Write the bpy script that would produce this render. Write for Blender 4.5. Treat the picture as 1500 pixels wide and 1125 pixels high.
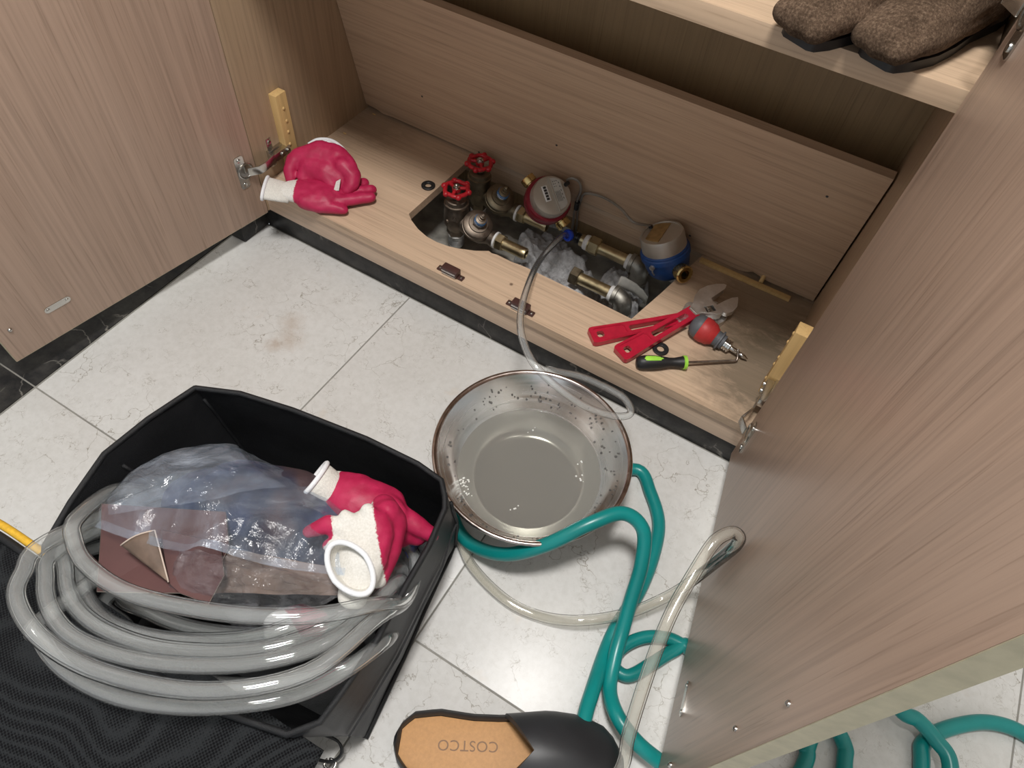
import bpy, bmesh, math, random
from mathutils import Vector, Matrix, noise
from mathutils.geometry import tessellate_polygon
random.seed(7)
C = bpy.context.scene.collection
for o in list(bpy.data.objects): bpy.data.objects.remove(o)
PI = math.pi
V = Vector

# ------------------------------------------------------------------ camera
cam_d = bpy.data.cameras.new('camera'); cam = bpy.data.objects.new('camera', cam_d); C.objects.link(cam)
cam_d.sensor_width = 36.0; cam_d.lens = 1006.679*36/1500; cam_d.clip_start = 0.02
cam.matrix_world = (Matrix.Translation((0.91665, -0.70856, 1.00249)) @ Matrix.Rotation(0.44426, 4, 'Z')
                    @ Matrix.Rotation(0.62352, 4, 'X') @ Matrix.Rotation(0.11826, 4, 'Z'))
bpy.context.scene.camera = cam
bpy.context.scene.cycles.transparent_max_bounces = 40

# ------------------------------------------------------------------ light
world = bpy.data.worlds.new('world'); bpy.context.scene.world = world; world.use_nodes = True
world.node_tree.nodes['Background'].inputs[0].default_value = (0.88, 0.94, 1.0, 1)
world.node_tree.nodes['Background'].inputs[1].default_value = 0.62
def area(name, loc, size, power, color):
    d = bpy.data.lights.new(name, 'AREA'); d.shape = 'DISK'; d.size = size; d.energy = power; d.color = color
    o = bpy.data.objects.new(name, d); o.location = loc; C.objects.link(o); return o
area('ceiling_lamp_light', (0.74, -0.58, 2.262), 0.34, 39, (1.0, 0.975, 0.945))
vs = bpy.context.scene.view_settings
vs.view_transform = 'Standard'; vs.look = 'None'; vs.gamma = 1; vs.use_curve_mapping = False
vs.exposure = 0.0

# ------------------------------------------------------------------ material helpers
def srgb(r, g, b):
    f = lambda c: (c/255/12.92) if c/255 <= .04045 else ((c/255+.055)/1.055)**2.4
    return (f(r), f(g), f(b), 1)
class NT:
    def __init__(s, name):
        s.m = bpy.data.materials.new(name); s.m.use_nodes = True; s.t = s.m.node_tree
        s.b = s.t.nodes['Principled BSDF']; s.out = s.t.nodes['Material Output']
    def n(s, typ, **kw):
        x = s.t.nodes.new(typ)
        for k, v in kw.items():
            if k in x.inputs: x.inputs[k].default_value = v
            else: setattr(x, k, v)
        return x
    def l(s, a, b): s.t.links.new(a, b)
    def coords(s, scale=(1,1,1), rot=(0,0,0), src='Object'):
        tc = s.n('ShaderNodeTexCoord'); mp = s.n('ShaderNodeMapping')
        mp.inputs['Scale'].default_value = scale; mp.inputs['Rotation'].default_value = rot
        s.l(tc.outputs[src], mp.inputs[0]); return mp.outputs[0]
    def noise(s, vec, scale, detail=4, rough=.55, dist=0):
        x = s.n('ShaderNodeTexNoise'); x.inputs['Scale'].default_value = scale; x.inputs['Detail'].default_value = detail
        x.inputs['Roughness'].default_value = rough; x.inputs['Distortion'].default_value = dist
        if vec: s.l(vec, x.inputs['Vector'])
        return x.outputs['Fac']
    def ramp(s, fac, stops):
        x = s.n('ShaderNodeValToRGB'); e = x.color_ramp.elements
        while len(e) < len(stops): e.new(.5)
        for el, (p, c) in zip(e, stops): el.position = p; el.color = c if len(c) == 4 else (*c, 1)
        s.l(fac, x.inputs[0]); return x.outputs[0]
    def mix(s, fac, a, b, blend='MIX'):
        x = s.n('ShaderNodeMixRGB', blend_type=blend)
        for i, v in ((0, fac), (1, a), (2, b)):
            if hasattr(v, 'is_output'): s.l(v, x.inputs[i])
            else: x.inputs[i].default_value = v
        return x.outputs[0]
    def math(s, op, a, b=0.0):
        x = s.n('ShaderNodeMath', operation=op)
        for i, v in ((0, a), (1, b)):
            if hasattr(v, 'is_output'): s.l(v, x.inputs[i])
            else: x.inputs[i].default_value = v
        return x.outputs[0]
    def col(s, v):
        if hasattr(v, 'is_output'): s.l(v, s.b.inputs['Base Color'])
        else: s.b.inputs['Base Color'].default_value = v
    def set(s, **kw):
        for k, v in kw.items():
            k = k.replace('_', ' ')
            if hasattr(v, 'is_output'): s.l(v, s.b.inputs[k])
            else: s.b.inputs[k].default_value = v
        return s
    def bump(s, h, strength=.3, dist=.002):
        x = s.n('ShaderNodeBump'); x.inputs['Strength'].default_value = strength; x.inputs['Distance'].default_value = dist
        s.l(h, x.inputs['Height']); s.l(x.outputs[0], s.b.inputs['Normal'])

def plain(name, c, rough=.5, metal=0, var=.12, scale=60, bump=0, spec=.5, coat=0):
    t = NT(name); v = t.coords()
    f = t.noise(v, scale, 4)
    lo = tuple(x*(1-var) for x in c[:3])+(1,); hi = tuple(min(1, x*(1+var)) for x in c[:3])+(1,)
    t.col(t.ramp(f, [(.3, lo), (.7, hi)]))
    t.set(Roughness=rough, Metallic=metal, Specular_IOR_Level=spec, Coat_Weight=coat)
    if bump: t.bump(f, bump, .002)
    return t.m

def wood(name, base, axis, contrast=1.0, rough=.42, stain=None):
    t = NT(name)
    sc = {'X': (2.2, 150, 150), 'Y': (150, 2.2, 150), 'Z': (150, 150, 2.2)}[axis]
    sc2 = {'X': (1.2, 26, 26), 'Y': (26, 1.2, 26), 'Z': (26, 26, 1.2)}[axis]
    sc3 = {'X': (9, 420, 420), 'Y': (420, 9, 420), 'Z': (420, 420, 9)}[axis]
    f1 = t.noise(t.coords(sc), 1, 3, .6, .4); f2 = t.noise(t.coords(sc2), 1, 3, .5, .8); f3 = t.noise(t.coords(sc3), 1, 2, .5)
    k = contrast
    d = lambda q: tuple(x*q for x in base[:3])+(1,)
    c1 = t.ramp(f1, [(.32, d(1-.15*k)), (.5, d(1)), (.68, d(1+.08*k))])
    c2 = t.ramp(f2, [(.3, (1-.08*k, 1-.09*k, 1-.10*k, 1)), (.65, (1.0, 1.0, 1.0, 1))])
    c3 = t.ramp(f3, [(.28, (1-.22*k, 1-.24*k, 1-.26*k, 1)), (.42, (1, 1, 1, 1))])
    c = t.mix(1.0, t.mix(1.0, c1, c2, 'MULTIPLY'), c3, 'MULTIPLY')
    if stain:
        v = t.n('ShaderNodeNewGeometry').outputs['Position']
        for (x, y, z, r, colr, dens) in stain:
            vm = t.n('ShaderNodeVectorMath', operation='DISTANCE'); t.l(v, vm.inputs[0]); vm.inputs[1].default_value = (x, y, z)
            near = t.math('SUBTRACT', 1.0, t.math('DIVIDE', vm.outputs['Value'], r))
            near = t.n('ShaderNodeClamp').inputs[0].node if False else near
            ns = t.noise(t.coords((30, 60, 30)), 1, 6, .7, .5)
            m = t.math('MULTIPLY', near, t.math('ADD', ns, .25))
            mm = t.ramp(m, [(.22, (0, 0, 0, 1)), (.52, (dens, dens, dens, 1))])
            c = t.mix(mm, c, colr)
    t.col(c); t.set(Roughness=rough, Specular_IOR_Level=.4)
    t.bump(f3, .06, .0006)
    return t.m

M = {}
OAK = (.50, .365, .25, 1)
M['oak_x'] = wood('oak_veneer_shelf', OAK, 'X')
M['oak_base'] = wood('oak_veneer_base', (.55, .40, .28, 1), 'X', 1.0, .45,
    [(.99, .12, .117, .21, srgb(92, 84, 70), .75), (.93, .27, .117, .20, srgb(105, 92, 72), .6), (.02, .30, .117, .22, srgb(120, 100, 80), .4), (.53, .052, .117, .006, srgb(90, 66, 52), .8)])
M['oak_riser'] = wood('oak_veneer_riser', (.50, .345, .23, 1), 'X', 1.0, .42)
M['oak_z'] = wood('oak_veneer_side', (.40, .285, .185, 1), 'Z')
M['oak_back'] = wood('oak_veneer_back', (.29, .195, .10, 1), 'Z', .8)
M['door'] = wood('door_veneer', (.44, .312, .238, 1), 'Z', .95, .34)
M['pine'] = wood('raw_pine', (.60, .40, .17, 1), 'Z', .6, .6)
M['oak_rail'] = wood('oak_veneer_rail', (.62, .465, .345, 1), 'X', .9)
M['edge'] = plain('door_edge_band', srgb(176, 168, 142), .5)

def marble_tile():
    t = NT('beige_marble'); v0 = t.coords(); oi = t.n('ShaderNodeObjectInfo')
    sh = t.n('ShaderNodeVectorMath', operation='SCALE'); sh.inputs[0].default_value = (3.7, 5.1, 2.3); t.l(oi.outputs['Random'], sh.inputs['Scale'])
    va = t.n('ShaderNodeVectorMath', operation='ADD'); t.l(v0, va.inputs[0]); t.l(sh.outputs[0], va.inputs[1]); v = va.outputs[0]
    big = t.noise(v, 3.2, 5, .6)
    base = t.ramp(big, [(.3, (.55, .545, .53, 1)), (.55, (.63, .63, .622, 1)), (.75, (.67, .672, .672, 1))])
    fine = t.noise(v, 90, 5, .7)
    base = t.mix(.35, base, t.ramp(fine, [(.3, (.48, .46, .42, 1)), (.6, (.65, .635, .605, 1))]))
    # thin crackle veins
    def veins(scale, width, warp, amt, gate):
        nz = t.n('ShaderNodeTexNoise'); nz.inputs['Scale'].default_value = scale*1.6; nz.inputs['Detail'].default_value = 5; t.l(v, nz.inputs['Vector'])
        w = t.n('ShaderNodeVectorMath', operation='SCALE'); t.l(nz.outputs['Color'], w.inputs[0]); w.inputs['Scale'].default_value = warp
        a = t.n('ShaderNodeVectorMath', operation='ADD'); t.l(v, a.inputs[0]); t.l(w.outputs[0], a.inputs[1])
        vo = t.n('ShaderNodeTexVoronoi', feature='DISTANCE_TO_EDGE'); vo.inputs['Scale'].default_value = scale; t.l(a.outputs[0], vo.inputs['Vector'])
        e = t.ramp(vo.outputs['Distance'], [(0, (1, 1, 1, 1)), (width, (0, 0, 0, 1))])
        g = t.ramp(t.noise(v, scale*.9, 3, .6), [(gate, (0, 0, 0, 1)), (gate+.16, (amt, amt, amt, 1))])
        return t.mix(1.0, e, g, 'MULTIPLY')
    c = t.mix(veins(10, .009, .16, .85, .44), base, srgb(122, 113, 98))
    c = t.mix(veins(36, .028, .08, .75, .51), c, srgb(124, 115, 100))
    rust = t.ramp(t.noise(v, 7, 4, .6), [(.66, (0, 0, 0, 1)), (.78, (.30, .30, .30, 1))])
    c = t.mix(rust, c, srgb(196, 160, 110))
    vm = None
    tcp = t.n('ShaderNodeNewGeometry')
    for (x, y, r) in ((.215, -.20, .06), (.19, -.165, .05), (.20, -.225, .035)):
        d = t.n('ShaderNodeVectorMath', operation='DISTANCE'); t.l(tcp.outputs['Position'], d.inputs[0]); d.inputs[1].default_value = (x, y, 0)
        near = t.math('SUBTRACT', 1.0, t.math('DIVIDE', d.outputs['Value'], r))
        m = t.ramp(t.math('MULTIPLY', near, t.math('ADD', t.noise(v, 75, 8, .8), .12)), [(.25, (0, 0, 0, 1)), (.7, (.42, .42, .42, 1))])
        c = t.mix(m, c, srgb(150, 118, 84))
    t.col(c); t.set(Roughness=.34, Specular_IOR_Level=.4); t.bump(fine, .03, .0005)
    return t.m
M['tile'] = marble_tile()
def black_marble():
    t = NT('black_marble'); v = t.coords((1, 1, 1))
    nz = t.n('ShaderNodeTexNoise'); nz.inputs['Scale'].default_value = 9; nz.inputs['Detail'].default_value = 5; t.l(v, nz.inputs['Vector'])
    w = t.n('ShaderNodeVectorMath', operation='SCALE'); t.l(nz.outputs['Color'], w.inputs[0]); w.inputs['Scale'].default_value = .22
    a = t.n('ShaderNodeVectorMath', operation='ADD'); t.l(v, a.inputs[0]); t.l(w.outputs[0], a.inputs[1])
    vo = t.n('ShaderNodeTexVoronoi', feature='DISTANCE_TO_EDGE'); vo.inputs['Scale'].default_value = 11; t.l(a.outputs[0], vo.inputs['Vector'])
    e = t.ramp(vo.outputs['Distance'], [(0, (1, 1, 1, 1)), (.03, (0, 0, 0, 1))])
    g = t.ramp(t.noise(v, 12, 3), [(.5, (0, 0, 0, 1)), (.66, (.8, .8, .8, 1))])
    base = t.ramp(t.noise(v, 25, 5, .7), [(.38, (.006, .006, .007, 1)), (.72, (.045, .042, .038, 1))])
    t.col(t.mix(t.mix(1.0, e, g, 'MULTIPLY'), base, (.30, .28, .25, 1)))
    t.set(Roughness=.38, Specular_IOR_Level=.3); return t.m
M['bmarble'] = black_marble()
M['grout'] = plain('tile_grout', srgb(138, 136, 130), .9)
M['concrete'] = plain('rough_concrete', (.33, .315, .28, 1), .95, 0, .45, 22, .8)
M['plaster'] = plain('wall_plaster', (.72, .71, .68, 1), .8)

def metal(name, c, rough, var=.2, scale=40, bump=.05, dirt=None):
    t = NT(name); v = t.coords(); f = t.noise(v, scale, 5, .65)
    lo = tuple(x*(1-var) for x in c[:3])+(1,); hi = tuple(min(1, x*(1+var)) for x in c[:3])+(1,)
    col = t.ramp(f, [(.3, lo), (.7, hi)])
    t.col(col); t.set(Metallic=1.0)
    t.set(Roughness=t.ramp(f, [(.25, (rough*.75,)*3), (.75, (min(1, rough*1.3),)*3)]))
    t.bump(f, bump, .001); return t.m
M['bronze'] = metal('dull_bronze', (.25, .205, .165, 1), .5, .25, 70, .15)
M['bronze2'] = metal('olive_bronze', (.25, .21, .145, 1), .5, .25, 70, .15)
M['brass'] = metal('aged_brass', (.56, .47, .29, 1), .38, .2, 50, .06)
M['brass_hi'] = metal('bright_brass', (.62, .46, .20, 1), .25)
M['iron'] = metal('tarnished_elbow', (.40, .385, .345, 1), .5, .3, 60, .2)
M['galv'] = metal('galvanised_pipe', (.60, .61, .61, 1), .5, .25, 60, .15)
M['chrome'] = metal('chrome', (.72, .71, .68, 1), .14, .06, 20, .01)
M['nickel'] = metal('nickel_hinge', (.55, .54, .51, 1), .25, .08, 20, .01)
M['satin'] = metal('satin_steel_head', (.76, .75, .73, 1), .40, .12, 60, .03)
M['dull_steel'] = metal('rusty_steel_shaft', (.34, .29, .25, 1), .4, .25, 90, .05)
M['meter_cap'] = metal('grey_meter_cap', (.56, .53, .475, 1), .6, .1, 60, .03)
M['gold_label'] = metal('gold_label', (.55, .42, .22, 1), .4, .25, 60, .05)
M['red_paint'] = plain('red_enamel', (.42, .010, .034, 1), .30, 0, .12, 80, .03, .5, .3)
M['wheel_red'] = plain('red_handwheel_paint', (.46, .012, .022, 1), .35, 0, .3, 120, .1)
M['meter_red'] = plain('red_meter_ring', (.20, .010, .022, 1), .35, 0, .15)
M['meter_blue'] = plain('blue_meter_paint', (.012, .060, .22, 1), .45, 0, .25, 40, .05)
M['band_blue'] = plain('blue_label', (.03, .19, .48, 1), .45)
M['white'] = plain('white_print', (.78, .78, .76, 1), .55)
M['teflon'] = plain('white_thread_tape', (.80, .80, .79, 1), .6, 0, .1, 200, .3)
M['black_rubber'] = plain('black_rubber', (.012, .012, .013, 1), .5)
M['black_plastic'] = plain('black_plastic', (.012, .012, .013, 1), .3)
M['push_blue'] = plain('bright_blue_collar', (.02, .085, .75, 1), .35)
M['brown_plastic'] = plain('brown_catch_plastic', (.060, .026, .022, 1), .4)
M['cable'] = plain('grey_cable', (.22, .20, .17, 1), .5)
M['label_grey'] = plain('grey_label', (.48, .47, .43, 1), .5)
M['ink'] = plain('dark_ink', (.03, .03, .03, 1), .5)
M['grey_rubber'] = plain('grey_rubber', (.10, .105, .115, 1), .55)
M['grip_red'] = plain('red_grip', (.44, .030, .030, 1), .5)
M['lime'] = plain('lime_green_plastic', (.34, .70, .07, 1), .35)
M['yellow'] = plain('yellow_piping', (.72, .42, .03, 1), .55, 0, .15, 200, .2)
M['tan'] = plain('tan_insole', (.50, .265, .105, 1), .6, 0, .08, 250, .1)
M['print_brown'] = plain('brown_print', (.22, .12, .06, 1), .6)
M['tyre'] = plain('black_clog_rubber', (.022, .023, .026, 1), .45, 0, .2, 12)
M['lamp'] = NT('lamp_glow').m
_l = M['lamp'].node_tree.nodes['Principled BSDF']; _l.inputs['Emission Color'].default_value = (1, .95, .88, 1); _l.inputs['Emission Strength'].default_value = 4

def wool():
    t = NT('grey_wool'); v = t.coords(); f = t.noise(v, 130, 8, .75, .6); g = t.noise(v, 14, 4, .6)
    c = t.ramp(g, [(.34, (.40, .39, .39, 1)), (.5, (.72, .725, .74, 1)), (.7, (.85, .86, .88, 1))])
    c = t.mix(1.0, c, t.ramp(f, [(.3, (.55, .55, .55, 1)), (.65, (1, 1, 1, 1))]), 'MULTIPLY')
    t.col(c); t.set(Roughness=1.0, Specular_IOR_Level=.1); t.bump(f, .9, .004); return t.m
M['wool'] = wool()
def glove_mat():
    t = NT('dipped_glove'); a = t.n('ShaderNodeAttribute', attribute_name='coat'); v = t.coords()
    nz = t.noise(v, 320, 4, .7)
    m = t.ramp(t.math('ADD', a.outputs['Fac'], t.math('MULTIPLY', t.math('SUBTRACT', nz, .5), .42)), [(.46, (0, 0, 0, 1)), (.54, (1, 1, 1, 1))])
    red = t.ramp(t.noise(v, 45, 5, .6), [(.3, (.34, .008, .050, 1)), (.7, (.47, .020, .085, 1))])
    wh = t.ramp(t.noise(v, 420, 2), [(.3, (.62, .60, .55, 1)), (.65, (.72, .70, .66, 1))])
    t.col(t.mix(m, wh, red))
    t.set(Roughness=t.ramp(m, [(0, (.95,)*3), (1, (.48,)*3)]), Specular_IOR_Level=.4)
    t.bump(t.noise(v, 300, 4, .7), .2, .0012); return t.m
M['glove'] = glove_mat()
M['knit'] = plain('white_cotton_knit', (.68, .66, .61, 1), .95, 0, .12, 500, .5)
M['hem'] = plain('white_hem', (.76, .77, .79, 1), .9, 0, .06, 400, .3)
def cloth(name, c, scale=700, rough=.75, bump=.3, wr=9):
    t = NT(name); v = t.coords(); f = t.noise(v, scale, 2); g = t.noise(v, wr, 5, .6)
    t.col(t.ramp(g, [(.3, tuple(x*.75 for x in c[:3])+(1,)), (.7, tuple(x*1.3 for x in c[:3])+(1,))]))
    t.set(Roughness=rough, Specular_IOR_Level=.35)
    t.bump(t.math('ADD', t.math('MULTIPLY', f, .25), g), bump, .006); return t.m
M['bag'] = cloth('black_bag_fabric', (.011, .0115, .013, 1), 900, .5, .6, 14)
M['bag_out'] = cloth('charcoal_bag_fabric', (.022, .024, .028, 1), 900, .5, .3, 12)
M['navy'] = cloth('navy_cloth', (.012, .022, .060, 1), 700, .7, .5, 16)
def bundle():
    t = NT('navy_and_plum_cloth'); g = t.noise(t.coords(), 9, 3, .5)
    t.col(t.ramp(g, [(.40, (.010, .022, .070, 1)), (.50, (.014, .018, .040, 1)), (.58, (.055, .032, .036, 1))])); t.set(Roughness=.7); t.bump(t.noise(t.coords(), 30, 5, .6), .4, .006); return t.m
M['bundle'] = bundle()
def meshfab():
    t = NT('black_net_fabric'); v = t.coords((330, 330, 330), (0, 0, .5))
    w = t.n('ShaderNodeTexVoronoi'); w.inputs['Scale'].default_value = 1.0; w.inputs['Randomness'].default_value = .12; t.l(v, w.inputs['Vector'])
    t.col(t.ramp(w.outputs['Distance'], [(.34, (.003, .003, .004, 1)), (.56, (.020, .022, .024, 1))]))
    t.set(Roughness=.8, Specular_IOR_Level=.15); t.bump(w.outputs['Distance'], .6, .002); return t.m
M['net'] = meshfab()
def suede():
    t = NT('brown_suede'); v = t.coords(); f = t.noise(v, 420, 5, .75); g = t.noise(v, 14, 4, .6)
    c = t.ramp(f, [(.34, (.045, .030, .020, 1)), (.54, (.108, .074, .051, 1)), (.76, (.25, .185, .135, 1))])
    c = t.mix(1.0, c, t.ramp(g, [(.34, (.55, .53, .50, 1)), (.6, (1.15, 1.12, 1.1, 1))]), 'MULTIPLY')
    t.col(c); t.set(Roughness=.95, Specular_IOR_Level=.1); t.bump(f, .35, .0012); return t.m
M['suede'] = suede()
M['leather'] = plain('maroon_sheet', (.085, .032, .030, 1), .55, 0, .2, 12, .1)
M['leather_back'] = plain('brown_sheet_back', (.17, .115, .085, 1), .7, 0, .45, 20, .1)
M['raw_edge'] = plain('pale_sheet_edge', (.55, .45, .38, 1), .8)

def clear(name, tint, body, milk, rough=.08, ior=1.45, bumpamt=0, bscale=20, back=None):
    # thin clear vinyl: transparent film + fresnel gloss + a little milkiness, the same for every ray
    t = NT(name); nt = t
    tr = t.n('ShaderNodeBsdfTransparent'); tr.inputs[0].default_value = tint
    gl = t.n('ShaderNodeBsdfGlossy'); gl.inputs['Roughness'].default_value = rough; gl.inputs[0].default_value = (1, 1, 1, 1)
    df = t.n('ShaderNodeBsdfDiffuse'); df.inputs[0].default_value = body
    m1 = t.n('ShaderNodeMixShader'); m1.inputs[0].default_value = milk; t.l(tr.outputs[0], m1.inputs[1]); t.l(df.outputs[0], m1.inputs[2])
    if bumpamt:
        sk = t.noise(t.coords((1, 1, 1)), bscale*.45, 5, .65, 1.5); t.l(t.ramp(sk, [(.36, (milk*.35,)*3), (.55, (milk,)*3), (.72, (min(1, milk*3.2),)*3)]), m1.inputs[0])
    fr = t.n('ShaderNodeFresnel'); ge = t.n('ShaderNodeNewGeometry')
    t.l(t.math('ADD', ior, t.math('MULTIPLY', ge.outputs['Backfacing'], (back or 1/ior)-ior)), fr.inputs[0])
    m2 = t.n('ShaderNodeMixShader'); t.l(fr.outputs[0], m2.inputs[0]); t.l(m1.outputs[0], m2.inputs[1]); t.l(gl.outputs[0], m2.inputs[2])
    if bumpamt:
        b = t.n('ShaderNodeBump'); b.inputs['Strength'].default_value = bumpamt; b.inputs['Distance'].default_value = .01
        t.l(t.noise(t.coords(), bscale, 6, .65, .8), b.inputs['Height'])
        t.l(b.outputs[0], gl.inputs['Normal']); t.l(b.outputs[0], fr.inputs['Normal']); t.l(b.outputs[0], df.inputs['Normal'])
    t.l(m2.outputs[0], t.out.inputs[0]); return t.m
M['vinyl'] = clear('clear_vinyl', (.965, .970, .968, 1), (.86, .88, .88, 1), .075, .05, 1.55, back=1.10)
M['vinyl_floor'] = clear('clear_vinyl_aged', (.955, .95, .93, 1), (.82, .80, .74, 1), .085, .05, 1.55, back=1.10)
M['film'] = clear('milky_plastic_film', (.93, .96, 1.0, 1), (.60, .68, .80, 1), .13, .14, 1.45, .6, 16)
M['film2'] = clear('thin_clear_film', (.96, .97, 1.0, 1), (.7, .7, .75, 1), .07, .12, 1.5, 1.0, 34)
M['teal'] = plain('teal_hose_rubber', (.004, .215, .205, 1), .32, 0, .15, 10)

def steel():
    t = NT('basin_steel'); v = t.coords((1, 1, 60)); f = t.noise(v, 3, 4, .6); g = t.noise(t.coords(), 9, 5, .7)
    t.col(t.ramp(g, [(.3, (.66, .655, .64, 1)), (.7, (.80, .795, .775, 1))])); t.set(Metallic=1.0, Roughness=t.ramp(f, [(.3, (.15,)*3), (.7, (.30,)*3)]))
    t.bump(g, .03, .002); return t.m
M['steel'] = steel()
M['rim_steel'] = metal('brown_tinted_rim', (.52, .45, .42, 1), .22, .25, 60, .05)
def murky():
    t = NT('murky_water'); tr = t.n('ShaderNodeBsdfTransparent'); tr.inputs[0].default_value = (.86, .855, .80, 1)
    df = t.n('ShaderNodeBsdfDiffuse'); df.inputs[0].default_value = (.27, .265, .245, 1)
    m1 = t.n('ShaderNodeMixShader'); m1.inputs[0].default_value = .60; t.l(tr.outputs[0], m1.inputs[1]); t.l(df.outputs[0], m1.inputs[2])
    gl = t.n('ShaderNodeBsdfGlossy'); gl.inputs['Roughness'].default_value = .03
    fr = t.n('ShaderNodeFresnel'); fr.inputs[0].default_value = 1.33
    m2 = t.n('ShaderNodeMixShader'); t.l(fr.outputs[0], m2.inputs[0]); t.l(m1.outputs[0], m2.inputs[1]); t.l(gl.outputs[0], m2.inputs[2])
    t.l(m2.outputs[0], t.out.inputs[0]); return t.m
M['water'] = murky()
M['drop'] = clear('water_drop', (.58, .57, .56, 1), (.3, .3, .3, 1), .12, .02, 1.4)
M['foam'] = plain('white_foam', (.7, .7, .68, 1), .4)

# ------------------------------------------------------------------ mesh helpers
def perp(d):
    d = d.normalized(); a = V((0, 0, 1)) if abs(d.z) < .9 else V((1, 0, 0))
    x = a.cross(d).normalized(); return x, d.cross(x).normalized()
def frame(origin, zaxis, xhint=None):
    z = V(zaxis).normalized(); x = V(xhint) if xhint is not None else perp(z)[0]
    x = (x - z*x.dot(z)).normalized(); y = z.cross(x)
    m = Matrix((x, y, z)).transposed().to_4x4(); m.translation = V(origin); return m
def catmull(pts, n=8, closed=False):
    P = [V(p) for p in pts]; out = []; N = len(P)
    rng = range(N if closed else N-1)
    for i in rng:
        p0 = P[(i-1) % N] if closed or i > 0 else P[0]*2-P[1]
        p1 = P[i]; p2 = P[(i+1) % N]
        p3 = P[(i+2) % N] if closed or i+2 < N else P[-1]*2-P[-2]
        for k in range(n):
            t = k/n
            out.append(.5*((2*p1)+(p2-p0)*t+(2*p0-5*p1+4*p2-p3)*t*t+(3*p1-p0-3*p2+p3)*t**3))
    if not closed: out.append(P[-1].copy())
    return out
class MB:
    def __init__(s, mat=None): s.v = []; s.f = []; s.fm = []; s.M = mat or Matrix.Identity(4); s.mi = 0
    def add(s, vs, fs):
        b = len(s.v); s.v += [s.M @ V(v) for v in vs]; s.f += [tuple(b+i for i in f) for f in fs]; s.fm += [s.mi]*len(fs); return s
    def box(s, a, b, bevel=0.0):
        x0, y0, z0 = (min(a[i], b[i]) for i in range(3)); x1, y1, z1 = (max(a[i], b[i]) for i in range(3))
        bm = bmesh.new(); bmesh.ops.create_cube(bm, size=1)
        for v in bm.verts: v.co = V(((x0+x1)/2+v.co.x*(x1-x0), (y0+y1)/2+v.co.y*(y1-y0), (z0+z1)/2+v.co.z*(z1-z0)))
        if bevel: bmesh.ops.bevel(bm, geom=bm.edges[:], offset=bevel, segments=2, affect='EDGES', profile=.6)
        return s.bm(bm)
    def bm(s, bm):
        bm.verts.index_update(); r = s.add([v.co.copy() for v in bm.verts], [[v.index for v in f.verts] for f in bm.faces]); bm.free(); return r
    def lathe(s, prof, m=None, n=28, closed_ends=True, arc=None):
        # prof: list of (radius, height) about the local z of m
        m = m or Matrix.Identity(4); vs = []; fs = []
        for (r, h) in prof:
            for k in range(n):
                a = 2*PI*k/n; vs.append(m @ V((r*math.cos(a), r*math.sin(a), h)))
        for i in range(len(prof)-1):
            for k in range(n):
                k2 = (k+1) % n; fs.append((i*n+k, i*n+k2, (i+1)*n+k2, (i+1)*n+k))
        if closed_ends:
            fs.append(tuple(range(n-1, -1, -1))); fs.append(tuple((len(prof)-1)*n+k for k in range(n)))
        return s.add(vs, fs)
    def cyl(s, a, b, r0, r1=None, n=20, bevel=0):
        a, b = V(a), V(b); r1 = r0 if r1 is None else r1; L = (b-a).length
        pr = [(r0, 0), (r1, L)] if not bevel else [(r0-bevel, 0), (r0, bevel), (r1, L-bevel), (r1-bevel, L)]
        return s.lathe(pr, frame(a, b-a), n)
    def tube(s, pts, r, n=10, caps=True, flat=None):
        P = [V(p) for p in pts]; N = len(P); vs = []; fs = []
        t0 = (P[1]-P[0]).normalized(); x, y = perp(t0)
        for i in range(N):
            t = (P[min(i+1, N-1)]-P[max(i-1, 0)]).normalized()
            x = (x-t*x.dot(t)).normalized(); y = t.cross(x)
            rr = r(i/(N-1)) if callable(r) else r
            for k in range(n):
                a = 2*PI*k/n; vs.append(P[i]+(x*math.cos(a)+y*math.sin(a))*rr)
        for i in range(N-1):
            for k in range(n):
                k2 = (k+1) % n; fs.append((i*n+k, i*n+k2, (i+1)*n+k2, (i+1)*n+k))
        if caps: fs.append(tuple(range(n-1, -1, -1))); fs.append(tuple((N-1)*n+k for k in range(n)))
        return s.add(vs, fs)
    def pipe(s, pts, r, ri, n=12):
        # hollow tube with open bore
        s.tube(pts, r, n, False); b = len(s.v); s.tube(pts, ri, n, False)
        k = b  # rings at both ends
        nv = len(pts)*n
        o = b-nv
        for e, base in ((0, 0), (1, nv-n)):
            for i in range(n):
                j = (i+1) % n
                q = (o+base+i, b+base+i, b+base+j, o+base+j)
                s.f.append(q if e else q[::-1]); s.fm.append(s.mi)
        return s
    def prism(s, outer, z0, z1, holes=(), m=None, bevel=0):
        m = m or Matrix.Identity(4)
        loops = [list(outer)]+[list(h) for h in holes]
        flat = [p for l in loops for p in l]
        tris = tessellate_polygon([[V((p[0], p[1], 0)) for p in l] for l in loops])
        n = len(flat)
        ar = sum(flat[i][0]*flat[(i+1) % len(outer)][1]-flat[(i+1) % len(outer)][0]*flat[i][1] for i in range(len(outer)))
        vs = [m @ V((p[0], p[1], z1)) for p in flat]+[m @ V((p[0], p[1], z0)) for p in flat]; fs = []
        for t in tris:
            a, b, c = (V((*flat[i][:2], 0)) for i in t)
            if (b-a).cross(c-a).z < 0: t = t[::-1]
            fs.append(tuple(t)); fs.append(tuple(n+i for i in t[::-1]))
        base = 0
        for li, l in enumerate(loops):
            k = len(l); arl = sum(l[i][0]*l[(i+1) % k][1]-l[(i+1) % k][0]*l[i][1] for i in range(k))
            ccw = arl > 0
            for i in range(k):
                a, b = base+i, base+(i+1) % k
                q = (a, n+a, n+b, b)
                if ccw == (li != 0): q = q[::-1]
                fs.append(q)
            base += k
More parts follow.
